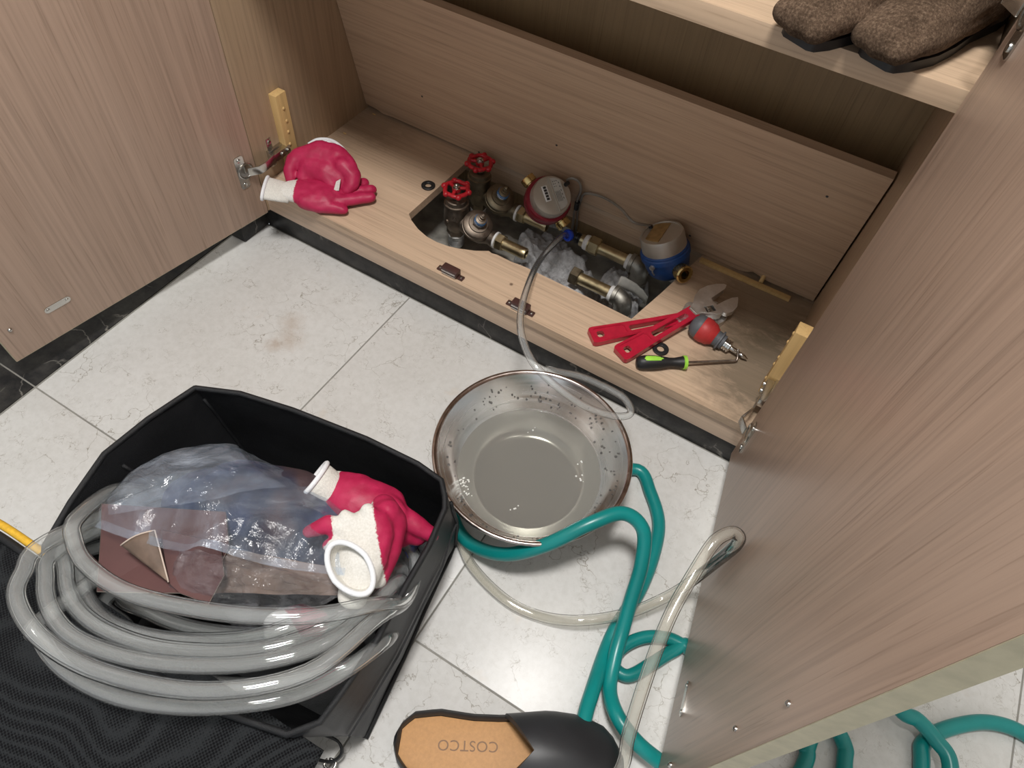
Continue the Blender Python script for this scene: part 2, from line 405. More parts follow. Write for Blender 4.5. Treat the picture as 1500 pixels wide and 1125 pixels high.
        return s.add(vs, fs)
    def hexa(s, a, b, r, n=6, rot=0):
        a, b = V(a), V(b); L = (b-a).length; m = frame(a, b-a) @ Matrix.Rotation(rot, 4, 'Z')
        return s.lathe([(r*.92, 0), (r, .0015), (r, L-.0015), (r*.92, L)], m, n)
    def grid(s, nx, ny, fn):
        vs = [fn(i/(nx-1), j/(ny-1)) for j in range(ny) for i in range(nx)]
        fs = [(j*nx+i, j*nx+i+1, (j+1)*nx+i+1, (j+1)*nx+i) for j in range(ny-1) for i in range(nx-1)]
        return s.add(vs, fs)
    def loft(s, rings, caps=True, closed=True):
        n = len(rings[0]); vs = [p for r in rings for p in r]; fs = []
        for i in range(len(rings)-1):
            for k in range(n if closed else n-1):
                k2 = (k+1) % n; fs.append((i*n+k, i*n+k2, (i+1)*n+k2, (i+1)*n+k))
        if caps: fs.append(tuple(range(n-1, -1, -1))); fs.append(tuple((len(rings)-1)*n+k for k in range(n)))
        return s.add(vs, fs)

def wloc(o):
    v = V((0, 0, 0))
    while o: v += o.location; o = o.parent
    return v
def obj(name, mb, mats, parent=None, smooth=40, label=None, kind=None):
    me = bpy.data.meshes.new(name)
    vs = mb.v
    if parent is None:
        org = V(((min(v.x for v in vs)+max(v.x for v in vs))/2, (min(v.y for v in vs)+max(v.y for v in vs))/2, min(v.z for v in vs)))
    else: org = wloc(parent)
    me.from_pydata([tuple(v-org) for v in vs], [], mb.f)
    for m in (mats if isinstance(mats, (list, tuple)) else [mats]): me.materials.append(M[m] if isinstance(m, str) else m)
    for p, i in zip(me.polygons, mb.fm): p.material_index = i
    me.validate(); me.update()
    bm = bmesh.new(); bm.from_mesh(me); bmesh.ops.recalc_face_normals(bm, faces=bm.faces); bm.to_mesh(me); bm.free()
    if smooth:
        me.shade_smooth()
        if smooth < 180: me.set_sharp_from_angle(angle=math.radians(smooth))
    o = bpy.data.objects.new(name, me); C.objects.link(o)
    if parent is not None: o.parent = parent
    else: o.location = org
    if label: o['label'] = label
    if kind: o['kind'] = kind
    return o
def thing(name, loc, label, cat, group=None):
    o = bpy.data.objects.new(name, None); o.empty_display_size = .02; o.location = loc; C.objects.link(o)
    o['label'] = label; o['category'] = cat
    if group: o['group'] = group
    return o
def tag(o, label, cat, group=None, kind=None):
    o['label'] = label; o['category'] = cat
    if group: o['group'] = group
    if kind: o['kind'] = kind
    return o
def struct(name, mb, mats, parent=None, smooth=30):
    o = obj(name, mb, mats, parent, smooth)
    if parent is None: o['kind'] = 'structure'
    return o
def remesh(mb, voxel, smooth_it=6):
    # union of overlapping blobs -> one continuous skin
    me = bpy.data.meshes.new('tmp'); me.from_pydata([tuple(v) for v in mb.v], [], mb.f)
    o = bpy.data.objects.new('tmp', me); C.objects.link(o)
    r = o.modifiers.new('r', 'REMESH'); r.mode = 'VOXEL'; r.voxel_size = voxel
    sm = o.modifiers.new('s', 'SMOOTH'); sm.factor = .5; sm.iterations = smooth_it
    dg = bpy.context.evaluated_depsgraph_get(); dg.update()
    e = o.evaluated_get(dg); m2 = bpy.data.meshes.new_from_object(e)
    out = MB(); out.v = [v.co.copy() for v in m2.vertices]; out.f = [tuple(p.vertices) for p in m2.polygons]; out.fm = [0]*len(out.f)
    bpy.data.objects.remove(o); bpy.data.meshes.remove(me); bpy.data.meshes.remove(m2)
    return out
def _ico():
    bm = bmesh.new(); bmesh.ops.create_icosphere(bm, subdivisions=2, radius=1)
    bm.verts.index_update(); d = ([v.co.copy() for v in bm.verts], [[v.index for v in f.verts] for f in bm.faces]); bm.free(); return d
ICO = _ico()
def ball(mb, c, r, m3=None):
    # ellipsoid: r scalar or (rx,ry,rz), optional 3x3 orientation
    r = (r, r, r) if not hasattr(r, '__len__') else r
    m3 = m3 or Matrix.Identity(3); c = V(c)
    mb.add([c+m3 @ V((v.x*r[0], v.y*r[1], v.z*r[2])) for v in ICO[0]], ICO[1])
def chain(mb, pts, rs, flat=1.0, up=(0, 0, 1), step=.35):
    # tapering limb through pts (flattened along up)
    P = [V(p) for p in pts]; u = V(up).normalized()
    for i in range(len(P)-1):
        L = (P[i+1]-P[i]).length; r0, r1 = rs[i], rs[i+1]; n = max(2, int(L/(min(r0, r1)*step))+1)
        d = (P[i+1]-P[i]).normalized(); z = (u-d*u.dot(d)).normalized(); m3 = Matrix((d, z.cross(d), z)).transposed()
        for k in range(n+1):
            t = k/n; r = r0+(r1-r0)*t; ball(mb, P[i].lerp(P[i+1], t), (r, r, r*flat), m3)
def coat_attr(o, fn):
    a = o.data.attributes.new('coat', 'FLOAT', 'POINT'); org = wloc(o)
    for i, v in enumerate(o.data.vertices): a.data[i].value = fn(v.co+org)
def nz(p, s, seed=0): return noise.noise(V(p)*s+V((seed*13.1, seed*7.7, seed*3.3)))
# ================================================================== STRUCTURE
X1 = 1.005            # inner cabinet width
ZB = 0.1166           # top of the cabinet's base board
fl = struct('floor', MB().box((-.62, -2.05, -.06), (1.95, .012, -.0012)), 'grout')
xs = [-.062, .334, .720, 1.106, 1.492, 1.95]; ys = [.009, -.513, -1.10, -2.05]
g = .0013
for i in range(5):
    for j in range(3):
        m = MB().box((xs[i]+g, ys[j+1]+g, -.02), (xs[i+1]-g, ys[j]-g, 0), .0008); obj('tile', m, 'tile', fl)
for a, b in ((.009, -.513), (-.513, -1.10), (-1.10, -2.05)):
    obj('border_tile', MB().box((-.36, b+g, -.02), (-.065, a-g, .0005), .0008), 'bmarble', fl, label='black marble border slab')
struct('pit_floor', MB().grid(90, 40, lambda u, v: V((-.02+u*1.06, .03+v*.36, -.028+.010*nz((u*1.06, v*.36, 0), 9)+.006*nz((u*1.06, v*.36, 0), 30, 2)))), 'concrete', None, 180)
struct('wall_back', MB().box((-.62, .372, -.06), (1.95, .42, 2.35)), 'plaster')
struct('wall_left', MB().box((-.66, -2.05, -.06), (-.62, .372, 2.35)), 'plaster')
struct('wall_right', MB().box((1.95, -2.05, -.06), (1.99, .372, 2.35)), 'plaster')
struct('ceiling', MB().box((-.66, -2.10, 2.35), (1.99, .42, 2.40)), 'plaster')
t = thing('ceiling_lamp', (.74, -.58, 2.35), 'round flush ceiling lamp above the open cabinet, outside the frame', 'lamp')
obj('lamp_base', MB().cyl((.74, -.58, 2.35), (.74, -.58, 2.325), .20, .20, 40, .004), 'white', t)
obj('diffuser', MB().lathe([(.0, 0), (.12, .004), (.185, .02), (.19, .045)], frame((.74, -.58, 2.28), (0, 0, 1)), 40), 'lamp', t)

# ================================================================== CABINET
cab = thing('shoe_cabinet', (.5, .17, 0), 'oak-veneered shoe cabinet with both doors open over a cut-out valve pit', 'cabinet')
TOP = 1.17
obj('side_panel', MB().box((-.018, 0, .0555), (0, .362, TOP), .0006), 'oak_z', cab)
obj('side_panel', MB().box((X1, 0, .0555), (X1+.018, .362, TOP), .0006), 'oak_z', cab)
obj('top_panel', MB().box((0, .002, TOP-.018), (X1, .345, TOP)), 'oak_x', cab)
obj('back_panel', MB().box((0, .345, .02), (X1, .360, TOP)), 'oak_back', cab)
# base board with the sawn opening
outer = [(0, 0), (X1, 0), (X1, .345), (0, .345)]
hole = [(.275, .098), (.290, .086), (.313, .074), (.338, .0665), (.362, .065), (.385, .068), (.404, .074), (.431, .086), (.447, .0965), (.453, .1005),
        (.460, .0985), (.470, .101), (.500, .1005), (.529, .1035), (.642, .103), (.744, .101), (.763, .19), (.790, .333), (.279, .333), (.278, .31)]
obj('base_board', MB().prism(outer, ZB-.017, ZB, [hole]), 'oak_base', cab, 0)
obj('front_rail', MB().box((0, .0035, .0555), (X1, .024, ZB-.0175), .0008), 'oak_rail', cab)
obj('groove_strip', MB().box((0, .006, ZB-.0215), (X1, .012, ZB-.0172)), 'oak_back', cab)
obj('plinth', MB().box((-.024, .0105, -.02), (X1+.02, .030, .0553), .002), 'bmarble', cab, label='black marble plinth with white veins')
obj('plinth_return', MB().box((-.064, -.058, 0.0008), (-.0245, .030, .0500), .003), 'bmarble', cab, label='short black marble return of the plinth')
obj('back_rail', MB().box((.22, .3345, .060), (.86, .3445, ZB-.0172)), 'oak_riser', cab)
# leaning riser panel
K = -.21
RM = Matrix.Translation((0, .3235, ZB+.0015)) @ Matrix.Rotation(math.atan(.21), 4, 'X')
m = MB(RM); m.prism([(.001, .010), (.03, .006), (.045, .0), (.07, .004), (.86, 0), (.875, .004), (.885, .012), (.9, .008), (.915, .004), (X1-.003, .004), (X1-.003, .318), (.001, .318)], 0, .016, m=Matrix(((1,0,0,0),(0,0,1,0),(0,1,0,0),(0,0,0,1))))
rp = obj('riser_panel', m, 'oak_riser', cab, 0, label='loose oak panel leaning forward at the back')
for (x, h) in ((.165, .10), (.985-.05, .245), (.29, .012), (.47, .12), (.755, .035)):
    p = RM @ V((x, -.0004, h)); q = RM @ V((x, .0006, h)); obj('screw_hole', MB().cyl(p, q, .0022, n=10), 'ink', rp)
obj('shelf', MB().box((.001, -.003, .664), (X1-.001, .330, .686), .0008), 'oak_x', cab)
# glued pine corner battens
for x0, x1, lab in ((.0005, .0175, 'raw pine batten in the left front corner'), (X1-.021, X1-.0005, 'raw pine batten in the right front corner')):
    yb = .066 if x0 < .5 else .077; b = obj('corner_batten', MB().box((x0, yb, ZB), (x1, yb+.026, .276 if x0 < .5 else .266), .0006), 'pine', cab, label=lab)
    xi = x1 if x0 < .5 else x0
    s = 1 if x0 < .5 else -1
    for k in range(5):
        z = .147+k*.026+random.uniform(-.004, .004)
        obj('glue_bead', (lambda mm: (ball(mm, (xi, yb+.009+random.uniform(0, .010), z), (.0022, .003, .0035)), mm)[1])(MB()), 'pine', b)
obj('floor_batten', MB().box((.79, .300, ZB), (.965, .311, ZB+.006), .001), 'pine', cab, label='thin raw strip lying under the leaning panel')
obj('dowel', MB().cyl((0.9061, 0.3277, 0.1350), (0.9060, 0.3128, 0.1210), .0042, n=14, bevel=.0008), 'pine', cab, label='loose pale wooden dowel')
# magnetic catches
def catch(x, y, rz):
    m4 = Matrix.Translation((x, y, ZB)) @ Matrix.Rotation(rz, 4, 'Z')
    c = obj('magnetic_catch', MB(m4).box((-.0165, -.0070, 0), (.0165, .0085, .0145), .0024), 'brown_plastic', cab)
    for s in (-1, 1):
        e = MB(m4); e.box((s*.014, -.005, 0), (s*.027, .006, .0032), .0012); obj('mounting_ear', e, 'brown_plastic', c)
        obj('ear_screw', MB(m4).lathe([(.0026, .003), (.0026, .0042), (.0012, .0048)], Matrix.Translation((s*.0222, .0005, 0)), 12), 'nickel', c)
    for dz in (.0025, .0085):
        obj('pole_plate', MB(m4).box((-.014, -.0085, dz), (.014, -.006, dz+.0018)), 'satin', c)
catch(.428, .012, 0); catch(.573, .0105, 0)
# doors
AL, AR = .14942, .16719
DL = Matrix(((-math.sin(AL), math.cos(AL), 0, 0), (-math.cos(AL), -math.sin(AL), 0, 0), (0, 0, 1, 0), (0, 0, 0, 1)))
DR = Matrix(((math.sin(AR), -math.cos(AR), 0, .992), (-math.cos(AR), -math.sin(AR), 0, -.010), (0, 0, 1, 0), (0, 0, 0, 1)))
def door(DM, lab, hz):
    d = obj('door', MB(DM).box((.002, -.018, .0536), (.512, 0, 1.165), .0006), 'door', cab, label=lab)
    e = MB(DM); e.box((.5121, -.0178, .0538), (.5128, -.0002, 1.1648)); e.box((.003, -.0178, .0530), (.512, -.0002, .05355)); obj('edge_band', e, 'edge', d)
    # strike plate for the magnetic catch, with two screws
    sp = MB(DM); pts = []
    for cx, a0 in ((.430, -90), (.398, 90)):
        for k in range(9):
            a = math.radians(a0+k*22.5); pts.append((cx+.0058*math.cos(a), .1130+.0058*math.sin(a)))
    XZ = Matrix(((1, 0, 0, 0), (0, 0, 1, 0), (0, 1, 0, 0), (0, 0, 0, 1)))
    sp.prism(pts, 0, .0014, m=XZ)
    for cx in (.430, .398):
        sp.lathe([(.0030, .0014), (.0026, .0026), (.0012, .0030)], frame(DM.inverted() @ (DM @ V((cx, 0, .1130))), (0, 1, 0)), 14)
    obj('strike_plate', sp, 'nickel', d)
    obj('door_screw', MB(DM).lathe([(.0036, 0), (.0034, .002), (.0018, .0036), (.0005, .004)], frame((.491, 0, .1165), (0, 1, 0)), 14), 'nickel', d)
    return d
dl = door(DL, 'left door, opened wide', .165)
dr = door(DR, 'right door, opened wide', .149)
def hinge(DM, d, hz, side):
    # side +1: left side panel at x=0, arm runs into +y;  -1: right side panel at x=X1
    h = MB(DM); XZ = Matrix(((1, 0, 0, 0), (0, 0, 1, 0), (0, 1, 0, 0), (0, 0, 0, 1)))
    pts = []
    for cx, cz, a0 in ((.037, hz+.029, 0), (.028, hz+.029, 90), (.028, hz-.029, 180), (.037, hz-.029, 270)):
        for k in range(5): a = math.radians(a0+k*22.5); pts.append((cx+.005*math.cos(a), cz+.005*math.sin(a)))
    ring = [(.026+.0125*math.cos(2*PI*k/20), hz+.0125*math.sin(2*PI*k/20)) for k in range(20)]
    h.prism(pts, 0, .0018, m=XZ)
    h.lathe([(.0155, .0018), (.0160, .0028), (.0150, .0034), (.0130, .003), (.0122, .0020), (.004, .0019)], frame((.024, 0, hz), (0, 1, 0)), 28)
    for cz in (hz+.026, hz-.026): h.lathe([(.0042, .0018), (.0038, .0032), (.0016, .0026)], frame((.033, 0, cz), (0, 1, 0)), 14)
    w = MB(); w.v = h.v; w.f = h.f; w.fm = h.fm
    xw = 0 if side > 0 else X1
    c = DM @ V((.022, .008, hz)); e1 = DM @ V((.004, .017, hz)); s = side
    # knuckle link: bent strip from the cup to the arm
    prof = [c, e1, V((xw+s*.020, .006, hz+.002)), V((xw+s*.019, .030, hz+.004))]
    for a, b in zip(prof[:-1], prof[1:]):
        dd = (b-a); x, y = dd.normalized(), V((0, 0, 1)); z = x.cross(y).normalized()
        mm = Matrix((x, z.cross(x)*-1 if False else y, z)).transposed().to_4x4(); mm.translation = a
        w2 = MB(mm); w2.box((-.001, -.0085, -.0012), (dd.length+.001, .0085, .0012), .0006); w.v, off = w.v+w2.v, len(w.v); w.f = w.f+[tuple(i+off for i in f) for f in w2.f]; w.fm = w.fm+w2.fm
    def bx(a, b, bev=.001): w.box((xw+s*a[0], a[1], a[2]), (xw+s*b[0], b[1], b[2]), bev)
    bx((.006, .026, hz-.006), (.019, .074, hz+.010))          # arm channel
    bx((.0, .034, hz-.026), (.0025, .046, hz+.034))           # mounting plate wings
    bx((.0, .030, hz-.010), (.007, .078, hz+.012))            # mounting plate body
    for z in (hz+.027, hz-.019): w.lathe([(.0045, 0), (.004, .002), (.0015, .0014)], frame((xw+s*.0025, .040, z), (s, 0, 0)), 14)
    for y in (.052, .067): w.lathe([(.0042, 0), (.0042, .003), (.002, .003)], frame((xw+s*.019, y, hz+.002), (s, 0, 0)), 14)
    return obj('hinge', w, 'nickel', d, 35)
hinge(DL, dl, .165, 1); hinge(DR, dr, .149, -1); hinge(DR, dr, .770, -1)
for (s_, z_) in ((.490, .46), (.488, .34)):
    obj('door_screw', MB(DR).lathe([(.003, 0), (.0028, .0016), (.001, .0028)], frame((s_, 0, z_), (0, 1, 0)), 12), 'nickel', dr)

# crumbs in the dusty corner
for k, (u, lab) in enumerate((((0.0287, 0.3118, 0.1170), 'pale wood crumb in the dusty back left corner of the cabinet base'), ((0.1014, 0.3479, 0.1170), 'wood crumb on the base right under the chipped edge of the leaning panel'), ((0.0217, 0.2219, 0.1170), 'wood crumb against the left side panel behind the red gloves'))):
    x, y, _ = u; mm = MB(); ball(mm, (x, y, ZB+.0015), (random.uniform(.002, .005), .002, .0015))
    tag(obj('wood_crumb', mm, 'pine', None, 180), lab, 'crumb')

# ================================================================== PIT: VALVES, METERS, FITTINGS
def reduce_valve(ox, oy, oz, body, lab, wheel_rot):
    T = lambda x, y, z: V((ox+x, oy+y, oz+z))
    th = thing('pressure_valve', (ox, oy, -.02), lab, 'valve', None)
    # galvanised riser pipe with thread, out of the pit floor
    pr = [(.0150, 0)]
    for k in range(5): pr += [(.0150, .004+k*.0036), (.0164, .0055+k*.0036)]
    pr += [(.0150, .026), (.0150, .038)]
    obj('threaded_pipe', MB().lathe(pr, Matrix.Translation(T(0, 0, -.028)), 24), 'galv', th)
    obj('thread_tape', MB().lathe([(.0152, 0), (.0168, .0008), (.0166, .004), (.0152, .005)], Matrix.Translation(T(0, 0, -.001)), 24), 'teflon', th)
    b = MB()
    b.hexa(T(0, 0, .004), T(0, 0, .020), .0195)
    b.lathe([(.0165, .014), (.0185, .018), (.0235, .030), (.0255, .046), (.0250, .062), (.0230, .073), (.0225, .075), (.0245, .0755), (.0245, .0815), (.0215, .0825), (.0205, .090), (.017, .092)], Matrix.Translation(T(0, 0, 0)), 32)
    ax = V((.40, -.24, .88)).normalized(); c0 = T(.043, .000, .030)
    # bulging horizontal body towards the outlet, and the diaphragm chamber on it
    b.loft([[T(x, r*math.cos(a), .036+dz+r*math.sin(a)) for a in [2*PI*k/24 for k in range(24)]] for (x, r, dz) in ((.006, .017, .006), (.022, .020, .004), (.044, .023, 0), (.062, .021, -.004), (.074, .016, -.004), (.080, .0145, -.004), (.088, .0165, -.004), (.093, .0165, -.004))])
    b.lathe([(.018, 0), (.021, .010), (.0235, .017), (.0295, .0190), (.0300, .0195), (.0300, .0255), (.0285, .0260), (.0285, .0280), (.0298, .0285), (.0298, .0335), (.0280, .0355), (.0200, .0375), (.0190, .0395), (.0150, .0400)], frame(c0, ax), 36)
    # cast triangle mark and round boss on the flank
    b.cyl(T(-.005, -.022, .048), T(-.007, -.0268, .048), .0045, .004, 16)
    b.lathe([(.005, 0), (.0052, .006), (.0035, .008)], frame(T(.052, -.016, .028), (.2, -1, .1)), 16)
    obj('body', b, body, th, 35)
    tri = MB(); tri.prism([(-.006, -.004), (.006, -.004), (.0, .006)], 0, .0022, m=frame(T(.012, -.0225, .058), (.15, -1, .25), (1, 0, 0))); obj('cast_mark', tri, body, th)
    sc = c0+ax*.0395
    obj('adjuster_nut', MB().hexa(sc, sc+ax*.0075, .0138).lathe([(.0112, .007), (.0112, .0205), (.008, .022)], frame(sc, ax), 24), body, th, 30)
    obj('blue_label_ring', MB().lathe([(.0114, .0078), (.0120, .0083), (.0120, .0185), (.0114, .0190)], frame(sc, ax), 28, False), 'band_blue', th)
    f = frame(sc+ax*.0132, ax, (0, -1, 0)); w = MB()
    for a0, a1, h0, h1 in ((-38, 2, -.0012, .0014), (-2, 42, -.003, -.0004), (-50, 56, .0032, .0042), (-50, 56, -.0044, -.0036)):
        n = 8; r = .0122
        P0 = [f @ V((r*math.cos(math.radians(a0+(a1-a0)*k/n)), r*math.sin(math.radians(a0+(a1-a0)*k/n)), h)) for h in (h0, h1) for k in range(n+1)]
        w.add(P0, [(k, k+1, n+2+k, n+1+k) for k in range(n)])
    obj('label_print', w, 'white', th, 0)
    st = sc+ax*.021
    obj('adjuster_screw', MB().lathe([(.0062, 0), (.0062, .004), (.0045, .0045), (.0040, .010), (.0050, .0104), (.0050, .0125), (.0038, .013), (.0036, .0165), (.0015, .018)], frame(st, ax), 18), body, th, 35)
    # outlet: tape, hex nut, brass nipple with open bore
    obj('white_sealing_ring', MB().lathe([(.0135, 0), (.0172, .0005), (.0172, .0045), (.0135, .005)], frame(T(.0925, 0, .032), (1, 0, 0)), 28), 'teflon', th)
    obj('hex_nut', MB().hexa(T(.098, 0, .032), T(.113, 0, .032), .0172, rot=.3), 'brass', th, 20)
    nb = MB().lathe([(.0115, 0), (.0115, .038), (.0118, .039), (.0118, .050), (.0108, .052), (.0085, .052), (.0085, .010), (.002, .0095)], frame(T(.112, 0, .032), (1, 0, 0)), 28)
    obj('brass_nipple', nb, 'brass', th, 35)
    # handwheel
    hub = T(0, 0, .094); wz = .113
    sp = MB().cyl(hub, T(0, 0, wz+.004), .0085, .0075, 20).hexa(T(0, 0, .096), T(0, 0, .102), .0125)
    obj('spindle', sp, 'dull_steel', th)
    hw = MB(); R0 = .0225
    ringp = [T((R0+.0010*math.cos(6*a))*math.cos(a), (R0+.0010*math.cos(6*a))*math.sin(a), wz) for a in [2*PI*k/48 for k in range(49)]]
    hw.tube(ringp, .0042, 10)
    for k in range(6):
        a = wheel_rot+k*PI/3
        ball(hw, T(.0255*math.cos(a), .0255*math.sin(a), wz), (.0062, .0062, .0058))
    for k in range(3):
        a = wheel_rot+PI/6+k*2*PI/3; hw.tube([T(.006*math.cos(a), .006*math.sin(a), wz+.001), T(.022*math.cos(a), .022*math.sin(a), wz)], .0036, 8)
    hw.cyl(T(0, 0, wz-.004), T(0, 0, wz+.003), .0085, n=20)
    wo = obj('handwheel', hw, 'wheel_red', th, 50)
    obj('wheel_nut', MB().hexa(T(0, 0, wz+.003), T(0, 0, wz+.0065), .0068).lathe([(.0032, .0065), (.0032, .0105), (.002, .0115)], Matrix.Translation(T(0, 0, wz)), 14), 'nickel', wo, 25)
    return th
reduce_valve(.322, .190, .024, 'bronze', 'bronze pressure reducing valve with red handwheel standing nearer the front edge of the pit', .2)
reduce_valve(.322, .274, .034, 'bronze2', 'bronze pressure reducing valve with red handwheel standing behind the other, by the red meter', .75)

def meter(c, ax, xh, lab):
    th = thing('water_meter', c, lab, 'water meter'); return th, frame(c, ax, xh)
# red hot-water meter
c = V((.484, .262, .140)); ax = V((.42, -.36, .82)).normalized()
dA = V((-.80, .12, .46)); dA = (dA-ax*dA.dot(ax)).normalized()
th, F = meter(c, ax, dA, 'red-ringed water meter with grey dial cap tilted beside the rear bronze valve')
obj('body', MB(F).lathe([(.026, -.036), (.036, -.032), (.0435, -.018), (.0450, -.008), (.0435, -.006), (.0450, -.004), (.0455, .006), (.0435, .010), (.040, .010)], None, 44), 'meter_red', th, 35)
cap = obj('cap', MB(F).lathe([(.0385, .010), (.0385, .026), (.0365, .030), (.020, .031), (.0, .031)], None, 44), 'meter_cap', th, 30)
fz = .0312
px = F.to_3x3().col[0]; py = F.to_3x3().col[1]
G = frame(c+ax*fz, ax, V((.92, .12, -.40))) @ Matrix.Rotation(math.radians(-36), 4, 'Z')   # label axes: x to the right of the dial
obj('label_plate', MB(G).prism([(-.0315, .004), (.0315, .004), (.0290, .0145), (.0230, .0225), (-.0230, .0225), (-.0290, .0145)], 0, .0042), 'label_grey', cap, 0)
lp = MB(G)
for k in range(5): lp.box((-.020+k*.0075, .0175, .0042), (-.017+k*.0075, .0188, .0044))
for k in range(4): lp.box((-.004, .0065+k*.0026, .0042), (.016, .0073+k*.0026, .0044))
for k in range(7): lp.box((-.024+(k % 3)*.005, .007+(k//3)*.0035, .0042), (-.0225+(k % 3)*.005, .0085+(k//3)*.0035, .0044))
obj('label_print', lp, 'ink', cap, 0)
obj('counter_window', MB(G).box((-.021, -.0165, 0), (.009, -.005, .0010), .0006), 'white', cap)
for k in range(5): obj('counter_digit', MB(G).box((-.0195+k*.0055, -.0135, .0010), (-.0152+k*.0055, -.0078, .0014)), 'ink', cap)
obj('rib', MB(G).box((-.034, .0015, 0), (.034, .0036, .0052), .0008), 'meter_cap', cap)
for s, nm in ((1, 'connector'), (-1, 'connector')):
    q = c-ax*.012
    obj(nm, MB().lathe([(.012, .034), (.0125, .046), (.0145, .047), (.0145, .058), (.0135, .060), (.009, .060), (.009, .045)], frame(q, dA*s), 26), 'brass_hi', th, 35)
obj('cable_gland', MB().cyl(c+ax*.026+G.to_3x3() @ V((-.012, .032, 0)), c+ax*.038+G.to_3x3() @ V((-.012, .035, 0)), .0045, .004, 14), 'black_plastic', th)
# blue cold-water meter, lying loose over the back right corner of the opening
c = V((.731, .266, .138)); ax = V((-.42, -.02, .90)).normalized()
th, F = meter(c, ax, (0, -1, 0), 'blue-bodied water meter with metal cap tilted over the right end of the pit')
obj('body', MB(F).lathe([(.016, -.048), (.030, -.044), (.038, -.034), (.0415, -.018), (.0425, -.006), (.043, -.004)], None, 44), 'meter_blue', th, 40)
obj('collar', MB(F).lathe([(.043, -.004), (.0455, -.003), (.0455, .006), (.0435, .008), (.0435, .011), (.0415, .013)], None, 44), 'meter_blue', th, 30)
cap = obj('cap', MB(F).lathe([(.0410, .010), (.0400, .038), (.0380, .0425), (.034, .0430), (.0335, .0415), (0, .0415)], None, 44), 'meter_cap', th, 30)
obj('gold_label', MB(F).prism([(-.022, -.022), (.022, -.022), (.027, -.010), (.029, .006), (-.029, .006), (-.027, -.010)], .0416, .0432), 'gold_label', cap)
pd = (F.to_3x3() @ V((.80, .60, 0))).normalized() if False else None
b1 = ax.cross(V((0, 1, 0))).normalized(); b1 = b1 if b1.x > 0 else -b1; b2 = ax.cross(b1).normalized(); b2 = b2 if b2.y < 0 else -b2
pd = (b1*.80+b2*.60).normalized()
for s in (1, -1):
    obj('port', MB().lathe([(.013, .030), (.013, .046), (.0155, .047), (.0155, .056), (.0165, .057), (.0165, .061), (.014, .063), (.0085, .062), (.0085, .040), (.001, .0395)], frame(c-ax*.020, pd*s), 28), 'brass_hi', th, 35)
cl = (b2*.98+b1*-.15).normalized()
obj('seal_clip', MB().lathe([(.004, .044), (.0052, .045), (.0048, .049), (.002, .050)], frame(c-ax*.003, cl), 16).tube([c+cl*.047-ax*.003, c+cl*.048-ax*.012, c+cl*.045-ax*.020], .0015, 6), 'satin', th)
obj('cable_inlet', MB().cyl(c+ax*.038-b1*.026-b2*.014, c+ax*.046-b1*.027-b2*.014, .004, n=12), 'black_plastic', th)
bc = c+ax*.046-b1*.027-b2*.014

# cables
def tubething(name, pts, r, mat, lab, cat, n=8, seg=8, group=None, parts=None):
    o = obj(name, MB().tube(catmull(pts, seg), r, n), mat, None, 180); return tag(o, lab, cat, group)
tubething('meter_cable', [(0.5013, 0.2978, 0.1720), (0.5119, 0.2972, 0.1820), (0.5253, 0.3009, 0.1780), (0.5314, 0.3035, 0.1600), (0.5256, 0.3099, 0.1300), (0.5232, 0.3122, 0.1000), (0.5215, 0.3186, 0.0700), (0.5162, 0.3346, 0.0300), (0.5115, 0.3461, 0.0000)], .0026, 'cable', 'grey cable from the red meter cap down into the pit', 'cable')
tubething('meter_cable', [tuple(bc), (0.6619, 0.2506, 0.1850), (0.6283, 0.2694, 0.1850), (0.5899, 0.2966, 0.1700), (0.5604, 0.3073, 0.1600), (0.5379, 0.3086, 0.1500), (0.5294, 0.3175, 0.1200), (0.5251, 0.3251, 0.0850), (0.5248, 0.3337, 0.0500), (0.5178, 0.3531, 0.0000)], .0026, 'cable', 'grey cable arching from the blue meter cap along the leaning panel', 'cable')
obj('cable_tie', MB().tube([(0.5267, 0.3097, 0.1240), (0.5257, 0.3118, 0.1050)], .0052, 10), 'black_plastic', bpy.data.objects['meter_cable'])

# right-hand pipe stubs
def stub(y, xn, xe, z, zb, lab, upper):
    th = thing('pipe_fitting', (xe, y, -.02), lab, 'pipe fitting')
    L = xe-xn
    obj('brass_nipple', MB().lathe([(.0115, 0), (.0118, .002), (.0118, L-.01), (.0125, L-.008), (.0125, L+.004)], frame((xn, y, z), (1, 0, 0)), 28), 'brass', th)
    obj('thread_tape', MB().lathe([(.0122, 0), (.0150, .001), (.0158, .006), (.0148, .010), (.0122, .011)], frame((xe-.022, y, z), (1, 0, 0)), 24), 'teflon', th)
    e = MB()
    bend = [V((xe-.012, y, z)), V((xe-.004, y, z))]+[V((xe-.004+.016*math.sin(a), y-.004*math.sin(a), z-.016+.016*math.cos(a))) for a in [PI/2*k/8 for k in range(1, 9)]]+[V((xe+.012, y-.005, z-.030))]
    e.tube(bend, .0172, 24)
    e.lathe([(.0172, 0), (.0192, .001), (.0192, .008), (.0172, .009)], frame((xe-.014, y, z), (1, 0, 0)), 24)
    e.lathe([(.0172, 0), (.0192, .001), (.0192, .008), (.0172, .009)], frame((xe+.012, y-.005, z-.036), (0, 0, 1)), 24)
    obj('elbow', e, 'iron', th, 40)
    pr = []
    for k in range(6): pr += [(.0150, zb+k*.004), (.0162, zb+.002+k*.004)]
    pr += [(.0150, z-.034)]
    obj('galvanised_pipe', MB().lathe(pr, Matrix.Translation((xe+.012, y-.005, 0)), 24), 'galv', th)
    return th
lo = stub(.193, .602, .690, .056, -.028, 'lower brass pipe stub with hex nut and grey elbow near the front of the pit', False)
obj('hex_nut', MB().hexa((.586, .193, .056), (.604, .193, .056), .0185, rot=.2), 'bronze2', lo, 20)
